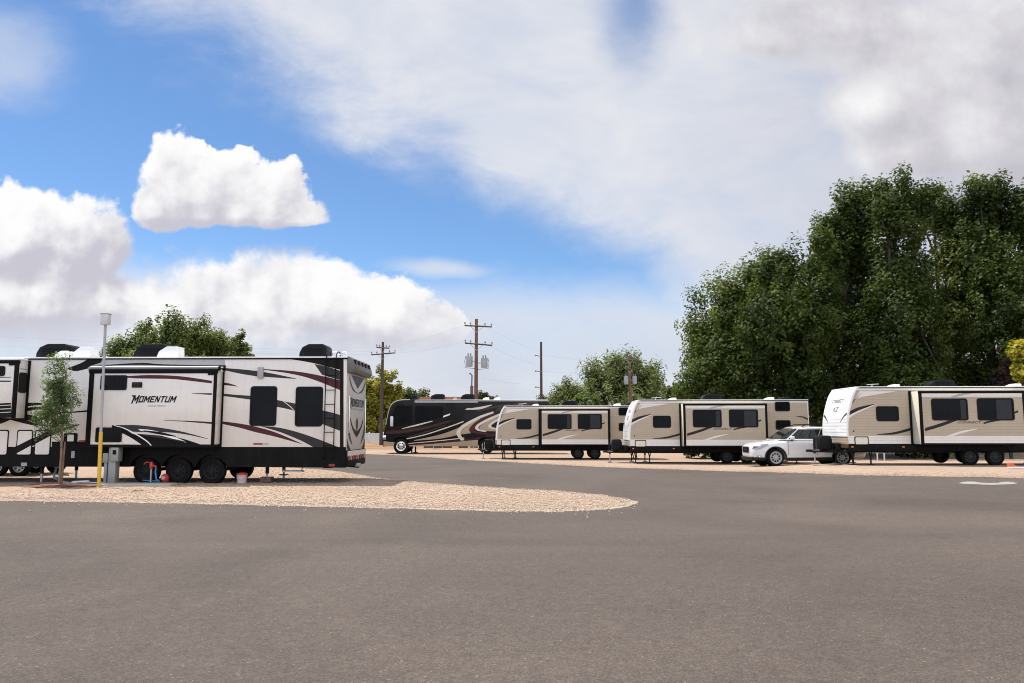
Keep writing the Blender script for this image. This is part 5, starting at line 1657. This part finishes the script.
# ------------------------------------------------------------------ dark motor coach
YC = 49.7
c0 = at(384.5, 440, YC)
fc = Frame(c0.x, YC, 0.0, 0.0); E = fc.P
paint = M('coach_black', (0.008, 0.007, 0.008), .15, var=.2, coat=.12, spec=.12)
cbrown = M('coach_brown', (0.042, 0.024, 0.020), .2, var=.2, coat=.1, spec=.2)
cmar = M('coach_maroon', (0.062, 0.010, 0.011), .2, var=.15, coat=.1, spec=.2)
ctan = M('coach_tan', (0.33, 0.245, 0.155), .25, var=.08, coat=.6)
ccream = M('coach_cream', (0.60, 0.54, 0.43), .25, var=.05, coat=.6)
coach = thing('motor_coach', 'long black and tan motor coach with swirling stripes, parked at the far end', 'motor coach', fc.o)
CW = 2.55; CL = 10.6
zr = E(430, 400.5)[1]; zb = E(430, 446.2)[1]
prof = [E(382.8, 446.6), E(382.4, 440), E(383.6, 434), E(386, 424), E(388.0, 413.5), E(390.2, 406.6), E(393.6, 402.6), E(399.6, 400.2), E(410, 399.6)]
b = MB()
wxf = E(401.4, 0)[0]; wxr = E(486.5, 0)[0]; wr = .50
poly = cr(prof, 30) + [(CL, zr), (CL, zb)]
lowr = []
for x in (wxr, wxf):
    ra = wr + .10
    a0 = math.asin((zb - wr) / ra)
    for k in range(15):
        t = a0 + (PI - 2 * a0) * k / 14
        lowr.append((x + ra * math.cos(t), wr + ra * math.sin(t)))
shell = poly + lowr
b.prism(shell, 0, .12, paint, smooth=False); b.prism(shell, CW - .12, CW, paint, smooth=False)
b.prism(poly[:-1] + [(CL, 1.05), (.4, 1.05), (.25, zb)], .12, CW - .12, paint, .0, smooth=False)
def ef(top, bot, m, lay=1, n=14):
    film(b, [E(*p) for p in top], [E(*p) for p in bot], -.003 * lay, m, n)
# tan lower flank
ef([(408.5, 445.4), (440, 443.2), (478, 439.8)], [(410, 446.4), (440, 446.4), (478, 446.4)], ctan)
ef([(495, 438), (530, 438), (545, 438)], [(495, 446), (530, 446), (545, 446)], ctan)
ef([(383.6, 441), (390, 442), (394.5, 442)], [(383.4, 446.2), (390, 446.4), (393.6, 446.4)], ctan)
ef([(407.5, 444.2), (440, 441.6), (480, 437)], [(408, 445.4), (440, 443.2), (480, 438.8)], cmar, 2)
ef([(408, 443.2), (440, 440.2), (480, 435.6)], [(408, 443.8), (440, 441.0), (480, 436.6)], ccream, 2)
# fanned stripes
ef([(386, 431.6), (400, 430.6), (425, 426.4), (450, 420.4)], [(385.6, 433.6), (400, 433.4), (425, 429.2), (452, 421.4)], cbrown)
ef([(386.5, 430.6), (400, 429.8), (420, 426.4)], [(386.4, 431.2), (400, 430.5), (420, 427)], cmar, 2)
ef([(402, 428.4), (416, 424.6), (432, 420.8)], [(402, 428.9), (418, 425.6), (433, 421.3)], ccream, 3)
ef([(406, 438.6), (425, 434.2), (448, 426.6), (463, 421.2)], [(407, 439.2), (425, 435.2), (448, 427.8), (464, 421.9)], ccream, 2)
ef([(408, 436.6), (425, 431.6), (446, 424.6)], [(408, 437.8), (425, 433), (446, 425.4)], cbrown, 2)
ef([(414, 440.2), (440, 434.6), (458, 428), (462, 424.6)], [(414, 440.8), (440, 438.6), (456, 435.4), (462, 434.4)], ctan, 1)
# cream loop
ef([(470, 420.6), (463, 424.6), (457.6, 429.6), (456.6, 434.6), (461, 440.6)], [(474, 421.4), (467, 425.6), (461.6, 430), (460.6, 434.6), (464.6, 440.2)], ccream, 3)
ef([(493, 411.4), (480, 415.8), (470, 420.6)], [(494, 413), (482, 417.6), (474, 421.4)], ccream, 3)
ef([(474, 421), (468, 424), (463, 428.6), (461.4, 434.2)], [(486, 417), (474, 424), (470, 429), (471, 434.4)], ctan, 2)
ef([(462.6, 434.6), (470, 433.4), (484, 435)], [(465, 439.4), (472, 438.6), (484, 436)], black, 3)
ef([(492, 414), (478, 420.4), (470, 427.4), (470.6, 432), (484, 434.4)], [(500, 414.2), (484, 421), (475.6, 427.6), (476, 431.4), (494, 434.2)], cmar, 4)
ef([(504, 411.6), (486, 419.4), (476, 425.6), (476.4, 430), (485, 432)], [(506, 413), (490, 420), (479.4, 426), (479.6, 429.4), (487, 431)], ccream, 5)
ef([(506, 412.6), (490, 420), (480, 426.4), (482, 430.4), (496, 431.4)], [(512, 412.6), (500, 418), (489.4, 424.8), (490, 428), (498, 429.8)], ctan, 4)
ef([(512, 412), (500, 417.4), (489, 424.4), (490.6, 428.4), (506, 431)], [(514, 413), (502, 418.6), (492, 424.6), (493.6, 427.6), (508, 429)], ccream, 5)
ef([(486, 434), (500, 433.4), (540, 434)], [(486, 436.6), (500, 436), (540, 436)], cmar, 4)
ef([(500, 406.4), (520, 402.4), (538, 401.4)], [(494, 411.6), (518, 406.6), (538, 405)], cbrown, 2)
ef([(466, 409.0), (478, 407.2), (492, 404.6)], [(465, 409.8), (480, 409.2), (492, 405.2)], ccream, 3)
ef([(478, 409.6), (492, 406.6), (510, 403.4)], [(478, 411.4), (492, 408.4), (510, 404.6)], cbrown, 3)
b.build('body', coach)
r = MB()
r.prism([(1.2, zr), (1.3, zr + .06), (CL, zr + .06), (CL, zr)], .05, CW - .05, roofwhite, .01)
r.box(E(414.5, 0)[0], E(478, 0)[0], -.10, .02, E(0, 402.9)[1], E(0, 400.6)[1], grey, .02)
r.box(E(478, 0)[0], CL, -.03, .02, E(0, 401.4)[1], E(0, 400.4)[1], grey, .01)
r.build('roof', coach)
# big dark side glass, windscreen
w = MB()
w.prism([E(391.4, 427), E(392.6, 413), E(396.4, 405.6), E(412, 405.6), E(412, 424.4)], -.010, -.003, glass); w.build('window', coach)
w = MB(); w.prism([E(415, 423.4), E(415, 405.6), E(443, 405.6), E(443, 416.6)], -.010, -.003, glass); w.build('window', coach)
w = MB()
ws = [E(383.8, 433), E(386, 424), E(388.0, 413.5), E(390.2, 406.6), E(393.6, 402.6)]
w.prism([(u - .012, z) for u, z in ws] + [(u + .02, z) for u, z in ws[::-1]], .10, CW - .10, glass); w.build('windscreen', coach)
tr = MB(); c = [E(388.0, 413.5), E(390.2, 406.6), E(393.6, 402.6), E(399.6, 400.2), E(410, 399.6)]
tr.tube([(u, -.005, z) for u, z in cr(c, 10)], .035, grey, 6)
tr.tube([(u, -.005, z) for u, z in cr([E(385.8, 425), E(388.0, 413.5)], 3)], .03, grey, 6)
tr.build('corner_trim', coach)
mi = MB(); a = E(392.4, 421)
mi.box(a[0] - .10, a[0] + .10, -.34, -.18, a[1] - .36, a[1] + .30, M('mirror_shell', (0.55, .55, .56), .25, coat=.8), .05)
mi.tube([(a[0], -.2, a[1] + .25), (a[0] + .05, .0, a[1] + .5)], .025, trim, 6); mi.build('mirror', coach)
hl = MB(); a = E(383.2, 437.4); hl.box(a[0] - .03, a[0] + .18, -.012, .3, a[1] - .14, a[1] + .14, chrome, .02); hl.build('headlight', coach)
pl = MB(); pl.prism([E(443, 417.6), E(449.8, 415), E(450.2, 413.4), E(443.6, 415.8)], -.02, -.004, white); pl.build('logo_plate', coach)
vn = MB(); vn.prism([E(466, 409.8), E(470, 409), E(470.6, 408), E(466.6, 408.4)], -.02, -.004, ccream); vn.build('side_badge', coach)
tyre_wheel(coach, wxf, .16, wr, wr, .28, .30, chrome, 8, -1); tyre_wheel(coach, wxf, CW - .16, wr, wr, .28, .30, chrome, 8, 1)
tyre_wheel(coach, wxr, .16, wr, wr, .28, .30, chrome, 8, -1); tyre_wheel(coach, wxr, CW - .16, wr, wr, .28, .30, chrome, 8, 1)
ch = MB(); ch.box(.5, CL - .3, .5, CW - .5, .55, 1.06, chassis)
for x in (E(428, 0)[0], E(437, 0)[0], E(447, 0)[0], E(463, 0)[0]):
    ch.box(x - .3, x + .3, .3, .7, .38, .6, chassis, .02)
ch.tube([(wxf, .2, wr), (wxf, CW - .2, wr)], .08, chassis); ch.tube([(wxr, .2, wr), (wxr, CW - .2, wr)], .08, chassis)
ch.build('chassis', coach)
for x in (E(411.6, 0)[0],):
    for y in (.3, CW - .3):
        j = MB(); j.tube([(x, y, .8), (x, y, .05)], .05, chassis, 8); j.box(x - .15, x + .15, y - .15, y + .15, 0, .05, chassis); j.build('levelling_jack', coach)
st = MB(); st.box(E(433.6, 0)[0], E(440.6, 0)[0], -.25, .1, .30, .34, steel, .01); st.box(E(434, 0)[0], E(440, 0)[0], -.05, .2, .5, .53, steel, .01); st.tube([(E(434, 0)[0], -.1, .32), (E(434, 0)[0], .1, .62)], .02, steel, 6); st.build('entry_step', coach)
for x0, x1, yt in ((407.5, 415.3, 395), (428.8, 443.2, 394), (459.5, 474, 394)):
    air_conditioner(coach, E(x0, 0)[0], E(x1, 0)[0], .9, 1.65, zr + .05, E(0, yt, -.9)[1])
for x0, x1 in ((482, 489), (493, 500)):
    roof_vent(coach, E(x0, 0)[0], E(x1, 0)[0], .6, 1.1, zr + .05, E(0, 397.4, -.6)[1], white)
roof_vent(coach, E(452, 0)[0], E(456, 0)[0], .6, 1.0, zr + .05, E(0, 397.6, -.6)[1], grey)

# ------------------------------------------------------------------ white wagon
KX, KY = at(753, 440, 31.25).x, 31.25
kz = .095
car = thing('parked_car', 'white station wagon with roof rails parked between two tan trailers', 'car', (KX, KY, kz), math.radians(1.5))
wp = M('car_white', (0.66, 0.655, 0.625), .22, var=.03, coat=1.0, dirt=.05)
clad = M('car_cladding', (0.014, 0.0138, 0.0138), .6, var=.15, bump=.15, dirt=.06, spec=.15)
CWD = 1.84; hw = CWD / 2; CLN = 4.80
wf, wb_ = .93, 3.68; R = .352
# lower body: loft of half sections along the length   x, z_bottom, z_shoulder, z_top, half width
ST_ = [(-.0, .40, .62, .76, .50), (.05, .30, .69, .84, .66), (.18, .24, .765, .925, .79), (.45, .22, .84, .995, .88), (.90, .22, .90, 1.05, .91), (1.35, .22, .955, 1.09, .92), (1.72, .22, .99, 1.105, .92),
       (2.4, .22, 1.00, 1.10, .92), (3.2, .22, 1.015, 1.115, .92), (3.9, .24, 1.02, 1.13, .915), (4.4, .27, 1.03, 1.14, .88), (4.68, .32, 1.02, 1.12, .80), (4.78, .40, .95, 1.06, .70)]
bmc = bmesh.new(); rings = []
for x, z0, zsd, zt, h in ST_:
    half = [(0, z0), (h * .80, z0), (h * .955, z0 + .05), (h * .985, z0 + .2), (h, z0 + (zsd - z0) * .62), (h * .985, zsd - .04), (h * .95, zsd + (zt - zsd) * .35), (h * .84, zt - (zt - zsd) * .25), (h * .55, zt - .004), (0, zt + .008)]
    loop = [(y + hw, z) for y, z in half] + [(-y + hw, z) for y, z in half[-2:0:-1]]
    rings.append([bmc.verts.new((x, y, z)) for y, z in loop])
for A, B in zip(rings, rings[1:]):
    k = len(A)
    for i in range(k):
        bmc.faces.new((A[i], A[(i + 1) % k], B[(i + 1) % k], B[i]))
bmc.faces.new(rings[0]); bmc.faces.new(rings[-1][::-1])
bmesh.ops.recalc_face_normals(bmc, faces=bmc.faces[:])
tmp = bpy.data.meshes.new('tmp'); bmc.to_mesh(tmp); bmc.free()
to = bpy.data.objects.new('tmp', tmp); COL.objects.link(to)
cut = MB()
for x in (wf, wb_):
    for y in (-.3, CWD - .28):
        cut.prism([(x + (R + .055) * math.cos(t), R + (R + .055) * math.sin(t)) for t in [2 * PI * i / 32 for i in range(32)]], y, y + .58, clad)
cu_o = cut.build('cut'); sub = to.modifiers.new('s', 'SUBSURF'); sub.levels = 2; sub.render_levels = 2
md = to.modifiers.new('b', 'BOOLEAN'); md.object = cu_o; md.operation = 'DIFFERENCE'; md.solver = 'EXACT'
dg = bpy.context.evaluated_depsgraph_get(); dg.update()
me = bpy.data.meshes.new_from_object(to.evaluated_get(dg)); me.name = 'body'
bpy.data.objects.remove(to); bpy.data.objects.remove(cu_o)
bd = MB(); bd.add([v.co[:] for v in me.vertices], [tuple(p.vertices) for p in me.polygons], wp, True); bpy.data.meshes.remove(me)
# greenhouse
gb = bmesh.new()
zB, zT = 1.06, 1.60
base = [(1.12, .16), (1.40, .055), (4.05, .075), (4.62, .20)]; roof_ = [(1.94, .30), (2.06, .245), (3.95, .255), (4.18, .32)]
def ringv(pts, z): return [gb.verts.new((x, y, z)) for x, y in pts] + [gb.verts.new((x, CWD - y, z)) for x, y in pts[::-1]]
A = ringv(base, zB); B = ringv(roof_, zT)
k = len(A)
for i in range(k): gb.faces.new((A[i], A[(i + 1) % k], B[(i + 1) % k], B[i]))
gb.faces.new(B); gb.faces.new(A[::-1])
bmesh.ops.recalc_face_normals(gb, faces=gb.faces[:])
te = [e for e in gb.edges if all(v.co.z > 1.5 for v in e.verts)]
bmesh.ops.bevel(gb, geom=te, offset=.13, segments=5, affect='EDGES', profile=.5)
for v in gb.verts:
    if v.co.z > 1.40: v.co.z += (.035 * (1 - ((v.co.y - hw) / .75) ** 2) - .022 * (v.co.x - 2.75) ** 2) * (v.co.z - 1.40) / .2
bd.bm(gb, wp, True)
bd.build('body', car)


def gpt(s, t):      # point of the near side of the greenhouse: s along, t up
    b0, b1 = Vector((1.40, .055, zB)), Vector((4.05, .075, zB)); r0, r1 = Vector((2.06, .245, zT)), Vector((3.95, .255, zT))
    return b0.lerp(b1, s).lerp(r0.lerp(r1, s), t)


def gwin(name, quad, mir=False):
    w = MB(); o = Vector((0, -.012, .004)); pts = [gpt(*q) + o for q in quad]
    if mir: pts = [Vector((p.x, CWD - p.y, p.z)) for p in pts[::-1]]
    ins = Vector((0, .01, 0)) if not mir else Vector((0, -.01, 0))
    n = len(pts); w.add(pts + [p + ins for p in pts], [tuple(range(n))[::-1]] + [(i, (i + 1) % n, n + (i + 1) % n, n + i) for i in range(n)], carglass)
    return w.build(name, car)


for mr in (False, True):
    gwin('side_window', [(.012, .07), (.470, .07), (.470, .80), (.022, .80)], mr)
    gwin('side_window', [(.480, .07), (.87, .07), (.87, .80), (.480, .80)], mr)
    gwin('side_window', [(.89, .10), (1.10, .14), (1.00, .74), (.89, .78)], mr)
w = MB()
def lerp2(a, b, t): return Vector(a).lerp(Vector(b), t)
bl, br = Vector((1.12, .16, zB)), Vector((1.12, CWD - .16, zB)); tl, tr_ = Vector((1.94, .30, zT)), Vector((1.94, CWD - .30, zT))
nrm = Vector((-.6, 0, .8)) * .012
def wq(a, b): return (bl.lerp(br, a)).lerp(tl.lerp(tr_, a), b) + nrm
w.add([wq(.03, .06), wq(.97, .06), wq(.95, .86), wq(.05, .86)], [(0, 1, 2, 3)], carglass)
# corner panels of the wrap-around screen
cl_, ct = Vector((1.12, .16, zB)), Vector((1.94, .30, zT)); dl, dt = Vector((1.40, .055, zB)), Vector((2.06, .245, zT))
o = Vector((-.008, -.010, .004))
w.add([cl_.lerp(ct, .06) + o, cl_.lerp(dl, .86).lerp(ct.lerp(dt, .86), .06) + o, cl_.lerp(dl, .86).lerp(ct.lerp(dt, .86), .86) + o, cl_.lerp(ct, .86) + o], [(0, 1, 2, 3)], carglass)
w.build('windscreen', car)
w = MB(); w.add([(4.60, .30, zB + .06), (4.60, CWD - .30, zB + .06), (4.26, CWD - .36, zT - .06), (4.26, .36, zT - .06)], [(0, 1, 2, 3)], carglass); w.build('rear_window', car)
# cladding: arches, sills, bumper
for x in (wf, wb_):
    ro, ri = R + .098, R + .050
    a = [2 * PI * i / 40 for i in range(41)]
    for y0, y1, yi in ((-.004, .05, .28), (CWD - .05, CWD + .004, CWD - .28)):
        cl = MB()
        arc = [t for t in a if R + ro * math.sin(t) > .24]
        arc = sorted([t - 2 * PI if t > PI * 1.2 else t for t in arc])
        po = [(x + ro * math.cos(t), R + ro * math.sin(t)) for t in arc] + [(x + ri * math.cos(t), R + ri * math.sin(t)) for t in arc[::-1]]
        cl.prism(po, y0, y1, clad)
        cl.build('wheel_arch', car)
        cl = MB(); cl.prism([(x + (R + .05) * math.cos(t), R + (R + .05) * math.sin(t)) for t in a[:-1]], yi - .01, yi + .01, trim); cl.build('wheel_well', car)
for y0, y1 in ((.002, .06), (CWD - .06, CWD - .002)):
    cl = MB(); cl.prism([(wf + .42, .21), (wb_ - .42, .22), (wb_ - .42, .36), (wf + .42, .34)], y0, y1, clad, .01); cl.build('sill', car)
bp = MB()
bp.prism([(.0, .28), (.06, .21), (.45, .21), (.50, .33), (.20, .36), (.05, .37), (.0, .35)], .24, CWD - .24, clad, .03)
bp.prism([(.12, .25), (.50, .22), (.52, .34), (.22, .36), (.12, .36)], .035, CWD - .035, clad, .02)
bp.build('bumper', car)
fg = MB(); fg.lathe([(.055, -.004), (.06, .03), (.001, .0)], (.27, .03, .38), chrome, n=14); fg.build('fog_light', car)
gr = MB(); gr.prism(rrect(hw - .36, hw + .36, .53, .775, .08), -.012, .06, plast, plane='yz')
for z in (.58, .65, .73): gr.box(-.022, -.01, hw - .38, hw + .38, z - .008, z + .008, chrome)
gr.prism(rrect(hw - .06, hw + .06, .62, .68, .03), -.032, -.012, M('blue_badge', (.03, .06, .2), .3), plane='yz'); gr.build('grille', car)
for mr in (False, True):
    h = MB(); pts = [(.05, .27, .68), (.13, .12, .67), (.32, .035, .71), (.66, .012, .865), (.62, .05, .915), (.34, .12, .87), (.10, .23, .80)]
    if mr: pts = [(x, CWD - y, z) for x, y, z in pts][::-1]
    c_ = Vector((.34, .06 if not mr else CWD - .06, .79)); vs = [Vector(p) + (Vector(p) - c_) * .0 + Vector((-.012, -.012 if not mr else .012, .006)) for p in pts]
    h.add(vs + [c_ + Vector((-.03, -.035 if not mr else .035, .012))], [(i, (i + 1) % 7, 7) for i in range(7)], M('headlamp', (.22, .22, .23), .1, .4, coat=1.0)); h.build('headlight', car)
for y in (-.07, CWD + .07):
    m_ = MB(); m_.box(1.52, 1.68, y - .085, y + .085, 1.07, 1.21, wp, .04, 3); m_.box(1.59, 1.65, min(y, hw if y < 0 else y) + (.05 if y < 0 else -.10), y + (.13 if y < 0 else -.05), 1.03, 1.10, clad, .01); m_.build('mirror', car)
for y in (.29, CWD - .29):
    m_ = MB(); m_.tube([(2.15, y, 1.60), (2.30, y, 1.68), (3.3, y, 1.70), (3.95, y, 1.68), (4.05, y, 1.60)], .022, trim, 8); m_.build('roof_rail', car)
for x in (2.95, 4.02 - .3):
    pass
dl_ = MB()      # door seams and handles
for x0, x1 in ((1.44, 1.46), (2.62, 2.845), (3.72, 3.735)):
    dl_.box(x0, x0 + .008, -.002 + .0, .02, .46, 1.02, trim)
for x in (2.38, 3.40):
    dl_.box(x, x + .2, -.028, .012, .90, .935, wp, .012)
dl_.build('door_trim', car)
sil = M('wheel_silver', (.36, .36, .36), .4, .6)
for x in (wf, wb_):
    for y, o in ((.115, -1), (CWD - .115, 1)):
        tyre_wheel(car, x, y, R, R, .225, .245, sil, 9, o)
tl_ = MB(); tl_.box(4.55, 4.74, .07, .22, .86, 1.04, redp, .03); tl_.build('tail_light', car); tl_ = MB(); tl_.box(4.55, 4.74, CWD - .22, CWD - .07, .86, 1.04, redp, .03); tl_.build('tail_light', car)
